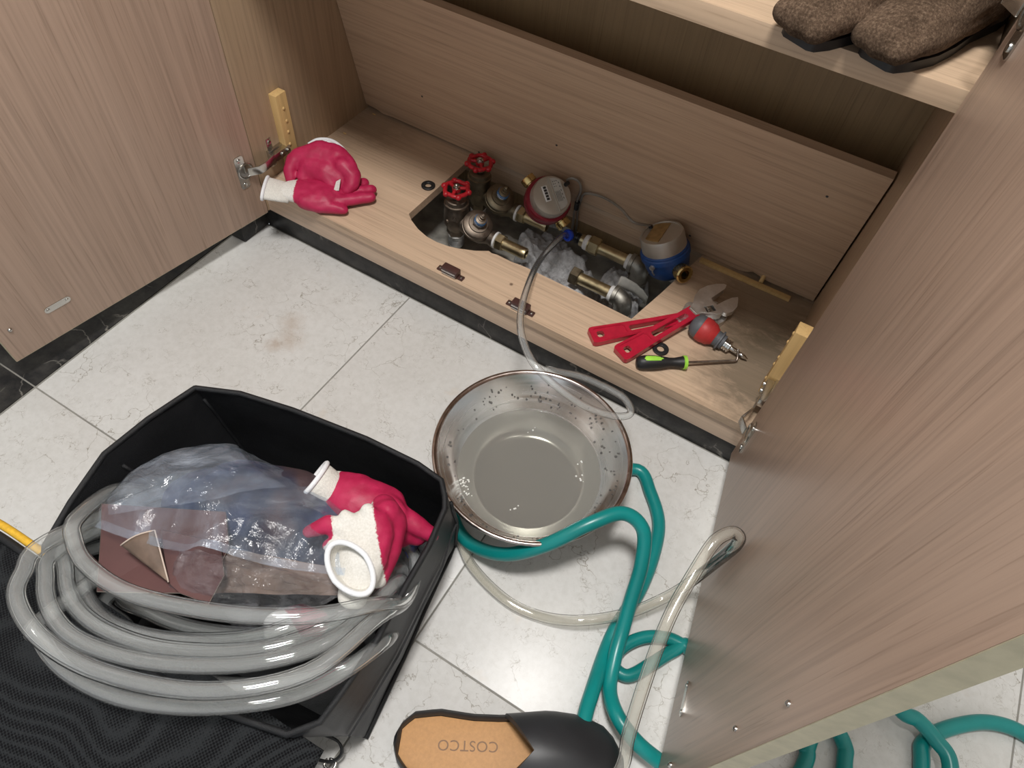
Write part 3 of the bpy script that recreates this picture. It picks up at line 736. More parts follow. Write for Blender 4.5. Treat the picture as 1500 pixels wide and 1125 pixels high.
obj('nut_bore', MB().lathe([(.0125, 0), (.0125, .0008)], frame((.5855, .193, .056), (1, 0, 0)), 20), 'ink', lo)
up = stub(.290, .585, .680, .056, -.028, 'upper brass pipe stub with hex nut and grey elbow beside the blue meter', True)
obj('hex_nut', MB().hexa((.577, .290, .056), (.598, .290, .056), .0188, rot=.1), 'brass', up, 20)
obj('sealing_collar', MB().lathe([(.0125, 0), (.0150, .001), (.0160, .006), (.0150, .012), (.0128, .013)], frame((.5645, .290, .056), (1, 0, 0)), 24), 'teflon', up)
obj('brass_adapter', MB().lathe([(.0118, 0), (.0128, .001), (.0128, .012)], frame((.556, .290, .056), (1, 0, 0)), 24).lathe([(.0135, .0), (.0165, .001), (.0165, .003), (.0135, .004)], frame((.574, .290, .056), (1, 0, 0)), 24), 'brass', up)
pf = thing('push_fit_elbow', (.540, .290, .05), 'black push-fit elbow with bright blue collar screwed to the upper brass pipe', 'connector')
obj('body', MB().tube(catmull([(.557, .290, .056), (.545, .290, .057), (.536, .287, .060), (.532, .280, .063)], 4), .0098, 18).lathe([(.0098, 0), (.0112, .001), (.0112, .007), (.0098, .008)], frame((.545, .290, .057), (1, 0, 0)), 20), 'black_plastic', pf, 40)
obj('collar', MB().lathe([(.0085, 0), (.0115, .001), (.0120, .007), (.0105, .009), (.0062, .009), (.006, .004)], frame((.533, .283, .0615), (-.30, -.85, .35)), 24), 'push_blue', pf, 35)

# insulation, paper scraps and rubble in the pit
def wool_patch(name, x0, x1, y0, y1, z0, h, lab, seed, mat='wool'):
    nx, ny = 80, 60
    def fn(u, v):
        e = min(u, 1-u)*min(v, 1-v)*4; rim = .5+.5*nz((u*3, v*3, seed), 1.6, seed)
        m = max(0, min(1, (e*2.6+rim*.9-.62)*2.6))
        x, y = x0+u*(x1-x0), y0+v*(y1-y0)
        z = z0-.02+m*(h+.02)*(.62+.38*nz((x, y, seed), 14, seed)+.26*abs(nz((x, y, 0), 38, seed+1))+.12*nz((x, y, 0), 95, seed+2))
        return V((x+.004*nz((x, y, 1), 60, 4), y+.004*nz((x, y, 2), 60, 5), z))
    return tag(obj(name, MB().grid(nx, ny, fn), mat, None, 180), lab, 'insulation', None, 'stuff')
wool_patch('insulation_wool', .435, .675, .070, .315, -.03, .070, 'fluffy grey insulation wool filling the middle of the pit', 3)
wool_patch('insulation_wool', .605, .735, .15, .335, -.03, .066, 'grey insulation wool tuck behind the brass pipe stubs', 8)
wool_patch('insulation_wool', .415, .57, .215, .345, -.03, .058, 'darker clump of wool and rubble below the red meter', 11)
pm = MB(); pm.grid(14, 8, lambda u, v: V((.672+.060*u, .232+.028*(v-.5)*(1-.8*u)+.010*u, .040+.030*math.sin(2.6*v+.4)-.03*u*u+.004*nz((u, v, 0), 6))))
o = obj('paper_scrap', pm, 'label_grey', None, 180); o.modifiers.new('thick', 'SOLIDIFY').thickness = .0012; tag(o, 'torn pale paper scrap stuck in the wool between the two pipe stubs', 'paper')
# ================================================================== TOOLS ON THE BOARD
def wrench(mat4, lab, flip):
    th = thing('adjustable_wrench', tuple(mat4.translation), lab, 'wrench', None)
    S = Matrix.Diagonal((1, -1 if flip else 1, 1, 1)); Mx = mat4 @ S
    out = [(.0, -.0135), (.003, -.0163), (.008, -.0172), (.060, -.0150), (.120, -.0128), (.165, -.0125), (.165, .0125), (.120, .0128), (.060, .0150), (.008, .0172), (.003, .0163), (.0, .0135)]
    def rect(x0, x1, w0, w1, r=.0025): return [(x0+r, -w0), (x1-r, -w1), (x1, -w1+r), (x1, w1-r), (x1-r, w1), (x0+r, w0), (x0, w0-r), (x0, -w0+r)]
    slot = rect(.070, .148, .0052, .0046); panel = rect(.0055, .063, .0120, .0102, .004)
    h = MB(Mx); h.prism(out, -.0050, .0050, [panel, slot])
    h.prism([(x*.985+.0012, y*.88) for x, y in out], -.0057, .0057, [rect(.0047, .0638, .0128, .0110, .004), rect(.0695, .1485, .0058, .0052)])
    obj('handle', h, 'red_paint', th, 30)
    p = MB(Mx); p.prism(rect(.0055, .063, .0120, .0102, .004), -.0032, .0038, [rect(.0115, .0235, .0062, .0060, .0022)])
    p.lathe([(.0052, .0)]*1+[(.0052, .001)], Matrix.Translation((.0, 0, -.5)), 3) if False else None
    obj('grip_panel', p, 'red_paint', th, 30)
    body = [(.158, -.0088), (.170, -.0115), (.180, -.0200), (.189, -.0290), (.196, -.0310), (.204, -.0275), (.2045, -.0120), (.2035, -.0020), (.2065, .0050), (.222, .0060), (.240, .0075), (.249, .0125), (.247, .0170), (.236, .0245), (.220, .0300), (.203, .0310), (.187, .0255), (.172, .0140), (.158, .0088)]
    hb = MB(Mx); hb.prism(body, -.0062, .0062, [[(.1785, -.0155), (.194, -.0205), (.1975, -.0085), (.182, -.0035)]])
    hb.prism([(.199+(x-.199)*.93, (y)*.93) for x, y in body], -.0068, .0068, [[(.1780, -.0160), (.1942, -.0212), (.1980, -.0080), (.1817, -.0028)]])
    obj('head', hb, 'satin', th, 30)
    jw = MB(Mx); jw.prism([(.2055, -.0110), (.222, -.0115), (.238, -.0135), (.2475, -.0180), (.245, -.0215), (.232, -.0330), (.218, -.0370), (.207, -.0345), (.2035, -.0300), (.2050, -.0200)], -.0048, .0048)
    jw.prism([(.2000, -.0290), (.2055, -.0290), (.2055, -.0030), (.2000, -.0030)], -.003, .003)
    obj('movable_jaw', jw, 'satin', th, 30)
    w = []
    for k in range(7): w += [(.0046, k*.0019), (.0064, .0004+k*.0019), (.0064, .0012+k*.0019), (.0046, .0016+k*.0019)]
    d = V((.0034, .0120, 0)).normalized()
    obj('worm_screw', MB(Mx).lathe([(.0042, -.0008)]+w+[(.0042, .0142)], frame((.1862, -.0184, .0008), d), 18), 'chrome', th, 20)
    return th
zt = ZB+.0070
def flatm(x, y, z, ang, pitch=0, roll=0):
    return Matrix.Translation((x, y, z)) @ Matrix.Rotation(math.radians(ang), 4, 'Z') @ Matrix.Rotation(math.radians(-pitch), 4, 'Y') @ Matrix.Rotation(math.radians(roll), 4, 'X')
wrench(flatm(.705, .018, zt, 47.5), 'red-handled adjustable wrench lying underneath the other wrench, its handle nearer the pit', True)
wrench(flatm(.762, .010, zt+.0006, 64.5, 4.4), 'red-handled adjustable wrench on top, crossing over the other wrench, jaws open', False)
# stubby ratchet screwdriver
a = V((.838, .134, ZB+.0225)); d = (V((.946, .1235, ZB+.0085))-a).normalized(); F = frame(a, d)
th = thing('stubby_screwdriver', (.89, .13, ZB), 'short fat red and grey screwdriver with chrome shank beside the wrench jaws', 'screwdriver')
obj('rear_grip', MB(F).lathe([(.002, -.001), (.010, .0), (.0165, .004), (.0205, .010), (.0212, .0165), (.0205, .018)], None, 32), 'grey_rubber', th, 60)
gp = MB(F).lathe([(.0208, .0165), (.0222, .020), (.0222, .028), (.0205, .034), (.0208, .0345), (.0195, .039), (.0165, .043), (.0150, .046)], None, 32)
gr = obj('front_grip', gp, 'grip_red', th, 40)
cr = MB(F).lathe([(.0145, .045), (.0135, .049), (.0135, .053), (.0168, .0535), (.0172, .0565), (.0150, .057), (.0128, .058), (.0128, .0625), (.011, .063)], None, 28); obj('ratchet_collar', cr, 'grey_rubber', th, 30)
pr = [(.0085, .0625)]
for k in range(3): pr += [(.0088, .063+k*.0042), (.0104, .0636+k*.0042), (.0104, .0662+k*.0042), (.0088, .0668+k*.0042)]
obj('chuck', MB(F).lathe(pr+[(.007, .0765)], None, 24), 'chrome', th, 25)
obj('bit', MB(F).lathe([(.0042, .076), (.0042, .090), (.0034, .091), (.0034, .099), (.0040, .100), (.0034, .103), (.0008, .1095)], None, 12), 'chrome', th, 40)
# hook pick
a = V((.793, .0085, ZB+.0122)); b = V((.862, .0555, ZB+.0118)); d = (b-a).normalized(); F = frame(a, d)
th = thing('hook_pick', (.86, .055, ZB), 'hook pick with black and lime green handle lying nearest the front edge', 'pick')
hp = [(.002, 0), (.0075, .001), (.0110, .006), (.0120, .014), (.0118, .030), (.0106, .042), (.0082, .054), (.0078, .062), (.0090, .070), (.0106, .078)]
L = (b-a).length; k_ = L/.083
obj('handle', MB(F).lathe([(r, h*k_) for r, h in hp], None, 24), 'black_rubber', th, 60)
obj('ring', MB(F).lathe([(.0106, .0775*k_), (.0116, .078*k_), (.0116, .083*k_), (.0085, .084*k_)], None, 24), 'lime', th, 40)
upv = V((-.35, -.25, .9)); up_ = (upv-d*upv.dot(d)).normalized(); H = frame(a+d*.024*k_, d, up_)
inl = MB(H)
inl.loft([[V((.0114+.0014*q[1]-.0006+ (0 if abs(t)<1.5 else -.002), w*q[0], t*.0095)) for q in ((-1, -2.2), (-.8, .9), (0, 1.6), (.8, .9), (1, -2.2))] for t, w in ((-1.75, .0015), (-1.6, .0042), (-.8, .0054), (.6, .0052), (1.7, .0044), (2.0, .0015))])
obj('grip_inlay', inl, 'lime', th, 60)
sh = [b, b.lerp(V((.932, .112, ZB+.006)), .95), V((.9315, .1125, ZB+.0068)), V((.9300, .1175, ZB+.0110)), V((.9255, .1255, ZB+.0190))]
obj('shaft', MB().tube([sh[0], sh[0].lerp(sh[1], .5)]+catmull(sh[1:], 5), lambda t: .0022 if t < .6 else .0017, 10), 'dull_steel', th, 60)
# rubber washers
for (x, y, lab) in ((.2585, .1855, 'black rubber washer lying alone on the board between the glove and the pit'), (.814, .0665, 'black rubber washer half under the upper wrench handle')):
    tag(obj('rubber_washer', MB().lathe([(.0062, 0), (.0128, 0), (.0138, .0012), (.0138, .0030), (.0126, .0042), (.0074, .0042), (.0062, .003), (.0062, 0)], Matrix.Translation((x, y, ZB)), 32, False), 'black_rubber'), lab, 'washer')

# ================================================================== GLOVES
def cuff(ring_pts, r_in, depth, lab='white knitted cuff'): pass
def open_cuff(parent, center, axis, xhint, rx, ry, L, mat='knit', crease=0.0):
    # short knitted sleeve with open mouth and rolled hem; axis points out of the opening
    F = frame(center, axis, xhint); n = 32; rings = []
    def ring(k, s, z): return [F @ V((rx*s*math.cos(2*PI*i/n), ry*s*math.sin(2*PI*i/n)*(1-.35*crease*abs(math.cos(2*PI*i/n))), z)) for i in range(n)]
    for s, z in ((.88, -L), (.94, -L*.6), (.98, -L*.25), (1.0, 0), (.94, .0005), (.88, -L*.3), (.72, -L*.75), (.4, -L*.9)): rings.append(ring(0, s, z))
    c = obj('cuff', MB().loft(rings, True), mat, parent, 180, label='white knitted cuff')
    hp = ring(0, 1.0, 0); hp.append(hp[0]); hp2 = hp+[hp[1]]
    obj('hem', MB().tube(hp2, .0033, 8, False), 'hem', c, 180)
    return c
def glove(lab, build, voxel, coat, it=5, loc=None, extra=None):
    mb = MB(); build(mb); mb = remesh(mb, voxel, it)
    zs = min(v.z for v in mb.v); cx = sum(v.x for v in mb.v)/len(mb.v); cy = sum(v.y for v in mb.v)/len(mb.v)
    for i, v in enumerate(mb.v):
        k = .0022*nz(v, 28, 3)+.0010*nz(v, 75, 5); mb.v[i] = v+V((k*.5, k*.5, k))
    th = thing('work_glove', (cx, cy, zs), lab, 'glove')
    o = obj('coated_hand', mb, 'glove', th, 180, label='red dipped palm and fingers' ); coat_attr(o, coat)
    return th
z0 = ZB
def g1(mb):
    # lower glove, palm flat on the board, fingers to the right, thumb in front
    chain(mb, [(.072, .004, z0+.020), (.105, .022, z0+.020), (.128, .040, z0+.019)], [.027, .036, .036], .50)
    chain(mb, [(.118, .012, z0+.020), (.132, .026, z0+.020)], [.026, .030], .60)
    chain(mb, [(.116, .054, z0+.019), (.132, .066, z0+.018)], [.026, .022], .6)
    for p, r in (([(.140, .020, z0+.017), (.172, .050, z0+.016), (.199, .081, z0+.0135)], [.015, .0128, .0108]),
                 ([(.138, .040, z0+.018), (.166, .072, z0+.017), (.188, .099, z0+.0145)], [.015, .0125, .0105]),
                 ([(.130, .056, z0+.019), (.150, .085, z0+.019), (.166, .107, z0+.017)], [.014, .0118, .0098]),
                 ([(.120, .066, z0+.018), (.132, .090, z0+.018), (.140, .104, z0+.015)], [.013, .011, .009])): chain(mb, p, r, .92)
    chain(mb, [(.112, .000, z0+.017), (.140, .006, z0+.015), (.178, .026, z0+.0125)], [.018, .0135, .0105], .95)
t = glove('flat red-coated work glove under the folded one, white cuff over the cabinet edge', g1, .0026, lambda p: max(0, min(1, .5+((V((p.x-.082, p.y-.010, 0)).dot(V((.86, .51, 0)))))*55)))
m = MB(); chain(m, [(.072, .003, z0+.021), (.052, -.010, z0+.023)], [.025, .026], .5)
open_cuff(t, (.036, -.022, z0+.026), (-.84, -.50, .20), (0, 0, 1), .0115, .029, .046)
def g2(mb):
    # upper glove folded over in a saddle, fingers and thumb hanging
    up = (.4, -.6, .7)
    chain(mb, [(0.0536, 0.0613, 0.1660), (0.0827, 0.0829, 0.1720), (0.1150, 0.0913, 0.1720), (0.1419, 0.0873, 0.1680)], [.022, .029, .029, .023], .62, up)
    chain(mb, [(0.0765, 0.0567, 0.1620), (0.1107, 0.0624, 0.1600), (0.1361, 0.0657, 0.1540)], [.020, .024, .020], .62, up)
    chain(mb, [(0.0441, 0.0525, 0.1640), (0.0460, 0.0356, 0.1520), (0.0544, 0.0268, 0.1410)], [.0145, .0120, .0095], .9)
    chain(mb, [(0.0724, 0.0527, 0.1580), (0.0724, 0.0403, 0.1470), (0.0804, 0.0349, 0.1400)], [.013, .0110, .009], .9)
    chain(mb, [(0.0900, 0.0587, 0.1560), (0.0919, 0.0462, 0.1460)], [.012, .010], .9)
    chain(mb, [(0.1359, 0.0871, 0.1700), (0.1577, 0.0842, 0.1600), (0.1639, 0.0725, 0.1500), (0.1612, 0.0627, 0.1440)], [.020, .0170, .0145, .0115], .95)
    chain(mb, [(0.1166, 0.0582, 0.1560), (0.1317, 0.0537, 0.1470), (0.1447, 0.0505, 0.1410)], [.016, .013, .008], .8)
t = glove('red-coated work glove folded in a hump on top of the flat glove', g2, .0026, lambda p: 1.0)
hp = catmull([(0.0299, 0.1101, 0.1580), (0.0409, 0.1266, 0.1640), (0.0652, 0.1349, 0.1680), (0.0955, 0.1305, 0.1680), (0.1240, 0.1190, 0.1640), (0.1432, 0.1078, 0.1560)], 6)
obj('hem', MB().tube(hp, .0042, 8).tube([p+V((.002, -.004, -.004)) for p in hp], .0048, 8), 'hem', t, 180)
obj('torn_lining', MB().prism([(0, 0), (.010, .002), (.012, .024), (.004, .018)], 0, .002, m=frame((0.1451, 0.0431, 0.1460), (.35, -.8, .45), (1, .3, 0))), 'knit', t)

# ================================================================== BASIN
BX, BY = .729, -.214
th = thing('steel_basin', (BX, BY, 0), 'round stainless steel basin of cloudy water on the tiled floor', 'basin')
T0 = Matrix.Translation((BX, BY, 0))
obj('bowl', MB().lathe([(0, .0070), (.078, .0070), (.086, .0085), (.096, .018), (.110, .040), (.124, .066), (.136, .089), (.1425, .101), (.1445, .1045), (.1455, .104), (.1380, .090), (.1255, .065), (.1115, .039), (.0975, .0165), (.0875, .0068), (.084, .0018), (.080, .0012), (.077, .0050), (0, .0050)], T0, 96, False), 'steel', th, 50)
obj('rolled_rim', MB().lathe([(.1438, .1035), (.1452, .1058), (.1475, .1072), (.1502, .1070), (.1518, .1052), (.1517, .1030), (.1498, .1014), (.1470, .1016), (.1448, .1030)], T0, 96, False), 'rim_steel', th, 180)
ZW = .045
obj('water', MB().lathe([(0, ZW), (.060, ZW), (.1118, ZW), (.1130, ZW+.0006)], T0, 96, False), 'water', th, 180, label='cloudy grey-green water')
dm = MB(); rnd = random.Random(3)
for k in range(170):
    a = rnd.uniform(0, 2*PI); s = rnd.uniform(.15, .92)
    if math.cos(a-1.0) < -.2 and rnd.random() < .6: continue
    r = .114+(.139-.114)*s; z = ZW+(.094-ZW)*s; q = rnd.uniform(.0008, .0021)
    ball(dm, (BX+(r-.0006)*math.cos(a), BY+(r-.0006)*math.sin(a), z+.0007), (q, q, q*1.3))
obj('droplets', dm, 'drop', th, 180, kind='stuff')
bm_ = MB()
for cx, cy, n_ in ((.655, -.290, 22), (.668, -.303, 10), (.805, -.185, 8), (.70, -.15, 3), (.79, -.155, 3), (.745, -.285, 4)):
    for k in range(n_):
        a = rnd.uniform(0, 2*PI); q = rnd.uniform(0, .010); x, y = cx+q*math.cos(a), cy+q*math.sin(a)
        if math.hypot(x-BX, y-BY) < .111: ball(bm_, (x, y, ZW+.0004), rnd.uniform(.0008, .0018))
obj('bubbles', bm_, 'foam', th, 180, kind='stuff')

# ================================================================== HOSES
def hose(name, pts, r, ri, mat, lab, cat='hose', seg=8, n=14):
    P = catmull(pts, seg)
    mb = MB().pipe(P, r, ri, n) if ri else MB().tube(P, r, n)
    return tag(obj(name, mb, mat, None, 180), lab, cat)
hose('drain_hose', [(.5315, .2795, .0625), (.527, .262, .072), (0.5335, 0.1690, 0.0980), (0.5616, 0.0611, 0.1420), (0.6035, -0.0496, 0.1720), (0.6509, -0.1108, 0.1820), (0.6951, -0.1297, 0.1720), (0.7570, -0.1256, 0.1460), (0.8017, -0.1079, 0.1290), (0.8237, -0.0887, 0.1210), (0.8239, -0.0729, 0.1185), (0.8033, -0.0558, 0.1150), (0.7663, -0.0456, 0.1040), (0.7202, -0.0359, 0.0860), (0.6844, -0.0320, 0.0660), (0.6549, -0.0286, 0.0500)], .0058, .0040, 'vinyl', 'thin clear hose arching from the blue collar over the basin rim', seg=10, n=16)
R = .0102
gpts = [(.962, -.640, R), (0.9748, -0.5312, 0.0450), (0.9656, -0.4666, 0.0400), (0.9572, -0.3900, 0.0120), (0.9556, -0.3438, 0.0102), (0.9612, -0.2779, 0.0102), (0.9559, -0.2159, 0.0102), (0.9415, -0.1649, 0.0102), (0.9092, -0.1248, 0.0102), (0.8733, -0.0976, 0.0102)]
for ang in (38, 62, 88, 112, 138, 164, 190, 214): gpts.append((BX+.117*math.cos(math.radians(ang)), BY+.117*math.sin(math.radians(ang)), R))
gpts += [(BX-.075, BY-.098, R), (0.6711, -0.3387, 0.0102), (0.7142, -0.3592, 0.0220), (0.7716, -0.3594, 0.0600), (0.8187, -0.3316, 0.1000), (0.8567, -0.2857, 0.1280), (0.8898, -0.2460, 0.1300), (0.9246, -0.2444, 0.1140), (0.9443, -0.2764, 0.0850), (0.9550, -0.3207, 0.0550), (0.9636, -0.3580, 0.0340),
          (0.9712, -0.3935, 0.0245), (0.9831, -0.4324, 0.0240), (1.0055, -0.4615, 0.0420), (1.0420, -0.4758, 0.0400), (1.0836, -0.4777, 0.0300), (1.085, -.475, .030)]
hose('garden_hose', gpts, R, .0066, 'teal', 'long teal green hose looped round the basin and across the floor', seg=7, n=16)
hose('garden_hose', [(1.16, -.36, R), (1.12, -.334, R), (1.0473, -0.3201, 0.0102), (1.0134, -0.3279, 0.0102), (0.9894, -0.3463, 0.0102), (0.9734, -0.3740, 0.0102), (0.9752, -0.3976, 0.0102), (0.9981, -0.3991, 0.0102), (1.0199, -0.3665, 0.0102), (1.0380, -0.3358, 0.0102), (1.0564, -0.3166, 0.0102), (1.105, -.357, R), (1.15, -.385, R)], .0092, .006, 'teal', 'short teal hose loop on the floor poking out from behind the right door', seg=8, n=16)
hose('garden_hose', [(1.22, -.52, R), (1.2432, -0.3804, 0.0102), (1.2416, -0.3534, 0.0102), (1.2451, -0.3233, 0.0102), (1.2662, -0.3104, 0.0102), (1.2855, -0.3265, 0.0102), (1.2900, -0.3472, 0.0102), (1.31, -.44, R), (1.40, -.42, R), (1.3803, -0.2939, 0.0102), (1.3766, -0.2659, 0.0102), (1.3962, -0.2344, 0.0102), (1.4360, -0.1980, 0.0102), (1.4700, -0.1811, 0.0102), (1.5011, -0.1778, 0.0102), (1.5286, -0.1872, 0.0102)], R, .0066, 'teal', 'teal hose coil on the floor in the lower right corner, below the right door', seg=8, n=16)
hose('garden_hose', [(1.25, -.16, .030), (1.3238, -0.2434, 0.0310), (1.3553, -0.2487, 0.0310), (1.3821, -0.2612, 0.0310), (1.4036, -0.2824, 0.0310), (1.42, -.36, .02), (1.44, -.46, R)], R, .0066, 'teal', 'teal hose strand crossing over the coil near the lower right corner', seg=8, n=16)
CR = .0078
hose('clear_hose', [(.600, -.300, .0085), (.640, -.330, .0085), (0.6875, -0.3540, 0.0085), (0.7323, -0.3830, 0.0085), (0.7992, -0.3988, 0.0085), (0.8532, -0.3930, 0.0095), (0.9069, -0.3731, 0.0260), (0.9603, -0.3278, 0.0280), (0.9969, -0.2803, 0.0340), (1.0139, -0.2591, 0.0660), (1.0215, -0.2546, 0.1180), (1.0248, -0.2598, 0.1760), (1.0263, -0.2658, 0.2180), (1.0267, -0.2678, 0.2440), (1.0242, -0.2671, 0.2600), (1.0155, -0.2697, 0.2680), (1.0061, -0.2807, 0.2700), (0.9991, -0.2976, 0.2670), (0.9953, -0.3357, 0.2520), (0.9926, -0.3816, 0.2400), (0.9958, -0.4273, 0.2250), (1.0033, -0.4704, 0.2000), (1.0125, -0.5071, 0.1700), (1.0227, -0.5357, 0.1400), (1.015, -.60, .09), (1.03, -.66, .03)], CR, .0055, 'vinyl_floor', 'clear hose curving over the tiles and up against the right door', seg=8, n=16)

# ================================================================== TOOL BAG
th = thing('tool_bag', (.53, -.55, 0), 'open black fabric tool bag on the floor, overflowing with coiled hose', 'bag')
rim = [(0.3050, -0.4355, 0.2000), (0.3625, -0.4082, 0.2000), (0.4404, -0.3890, 0.2000), (0.5537, -0.3703, 0.2000), (0.6330, -0.3644, 0.2000), (0.6734, -0.3680, 0.2000), (.690, -.385, .20), (0.6992, -0.3984, 0.1980), (0.7107, -0.4495, 0.1960), (0.7157, -0.5019, 0.1940), (0.7247, -0.5773, 0.1900), (0.7249, -0.6351, 0.1850), (0.7225, -0.6729, 0.1800),
       (.700, -.700, .176), (.620, -.722, .172), (.500, -.735, .172), (.420, -.730, .176), (0.3485, -0.7175, 0.1900), (0.3293, -0.6951, 0.2000), (0.3187, -0.6428, 0.2150), (0.2987, -0.5763, 0.2150), (0.2953, -0.5075, 0.2050)]
base = [(.345, -.425, .002), (.39, -.418, .002), (.45, -.408, .002), (.56, -.390, .002), (.63, -.379, .002), (.665, -.373, .002), (.690, -.3695, .002), (.694, -.390, .002), (.700, -.43, .002), (.708, -.475, .002), (.721, -.54, .002), (.731, -.60, .002), (.739, -.645, .002),
        (.700, -.655, .002), (.63, -.665, .002), (.52, -.685, .002), (.43, -.70, .002), (.385, -.708, .002), (.378, -.68, .002), (.37, -.62, .002), (.358, -.53, .002), (.350, -.47, .002)]
nr = len(rim); rows = 9
def wallpt(i, t, off):
    r, b = V(rim[i]), V(base[i]); c = V((.535, -.555, 0))
    p = b.lerp(r, t); d = (V((p.x, p.y, 0))-c).normalized()
    bulge = .012*math.sin(t*PI)*(.4+.6*abs(nz((i*.35, t, 0), 1.3, 2)))+.0035*nz((i*.8, t*5, 0), 1, 6)+.005*nz((i*1.3, t*1.5, 0), 1.1, 9)*math.sin(t*PI)
    return p+d*(bulge-off)
outer_r = [[wallpt(i, k/(rows-1), 0) for i in range(nr)] for k in range(rows)]
inner_r = [[wallpt(i, k/(rows-1), .006) for i in range(nr)] for k in range(rows)]
w = MB(); w.loft(outer_r, False); w.mi = 0; obj('outer_wall', w, 'bag_out', th, 60)
w = MB(); w.loft(inner_r, False); obj('lining', w, 'bag', th, 60)
fb = MB(); fb.add([V(p)+V((0, 0, .004)) for p in base], [tuple(range(nr))]); obj('bag_floor', fb, 'bag', th)
rp_ = [V(p) for p in rim]; rp_ = ([p-(V((p.x, p.y, 0))-V((.535, -.555, 0))).normalized()*.003 for p in rp_]); rp_.append(rp_[0])
obj('rim_binding', MB().tube(rp_, .0040, 8, False), 'bag', th, 180)
for i in (6, 20, 0):
    sm = [outer_r[k][i]+(outer_r[k][i]-V((.535, -.555, outer_r[k][i].z))).normalized()*.0015 for k in range(rows-1)]
    si = [inner_r[k][i]-(inner_r[k][i]-V((.535, -.555, inner_r[k][i].z))).normalized()*.0012 for k in range(rows-1)]
    obj('corner_seam', MB().tube(sm, .0026, 8).tube(si, .0024, 8), 'bag', th, 180)
b2 = base+[base[0]]; obj('base_piping', MB().tube([V(p)+(V((p[0], p[1], 0))-V((.535, -.555, 0))).normalized()*.001+V((0, 0, .003)) for p in b2], .0035, 8, False), 'bag', th, 180)
# side stiffener strip on the right wall
obj('side_strap', MB().loft([[outer_r[k][i]+(outer_r[k][i]-V((.535, -.555, outer_r[k][i].z))).normalized()*o for o in (.001, .004)] for k, i in [(4, j) for j in (6, 7, 8, 9, 10, 11, 12)]]+[], False, False), 'bag', th)
# lid: netted flap hinged on the near edge, lying open, yellow piping
a0 = V((.205, -.712, .175)); a1 = V((.735, -.690, .165)); dn = V((.05, -.55, -.10))
def lidp(u, v):
    p = a0.lerp(a1, u)
    e = abs(u-.5)*2; ln = 1-.28*max(0, e-.55)**2*4.9
    hump = .035*math.sin(min(1, v*2.2)*PI)*(1-e**3)-.05*v*v-.02*e**4
    q = p+dn*v*ln; q.z += hump*.6+.006*nz((u*5, v*4, 0), 1.4, 3)
    if u < .2: q.x += (.2-u)*.25*v
    q.z = max(q.z, .012); return q
lid = obj('net_flap', MB().grid(70, 50, lidp), 'net', th, 180, label='netted lid flap lying open')
lid.modifiers.new('thick', 'SOLIDIFY').thickness = .003
yp = [lidp(.20, .0)+V((.02, .008, .004)), lidp(.12, 0)+V((0, .008, .006)), lidp(.05, 0)+V((0, .007, .007)), lidp(.0, 0)+V((-.004, .004, .006)), lidp(-.03, .06), lidp(-.03, .3), lidp(-.02, .6)]
obj('yellow_piping', MB().tube(catmull(yp, 8), .0048, 10), 'yellow', lid, 180, label='yellow piping')
obj('zip_tape', MB().tube(catmull([p+V((.004, -.011, -.001)) for p in yp], 8), .0050, 8), 'bag', lid, 180)
st = catmull([(0.6979, -0.6734, 0.0550), (0.7201, -0.6688, 0.0400), (0.7313, -0.6780, 0.0300), (0.7238, -0.6929, 0.0220), (0.6995, -0.7024, 0.0220)], 6)
obj('strap', MB().loft([[p+V((0, 0, h)) for h in (-.006, .006)] for p in st], False, False), 'bag', th).modifiers.new('thick', 'SOLIDIFY').thickness = .003
obj('strap_buckle', MB().tube(catmull([(0.7169, -0.6915, 0.0200), (0.7182, -0.6995, 0.0200), (0.7289, -0.6982, 0.0200), (0.7275, -0.6886, 0.0200)], 5, True), .0018, 8), 'nickel', th, 180)
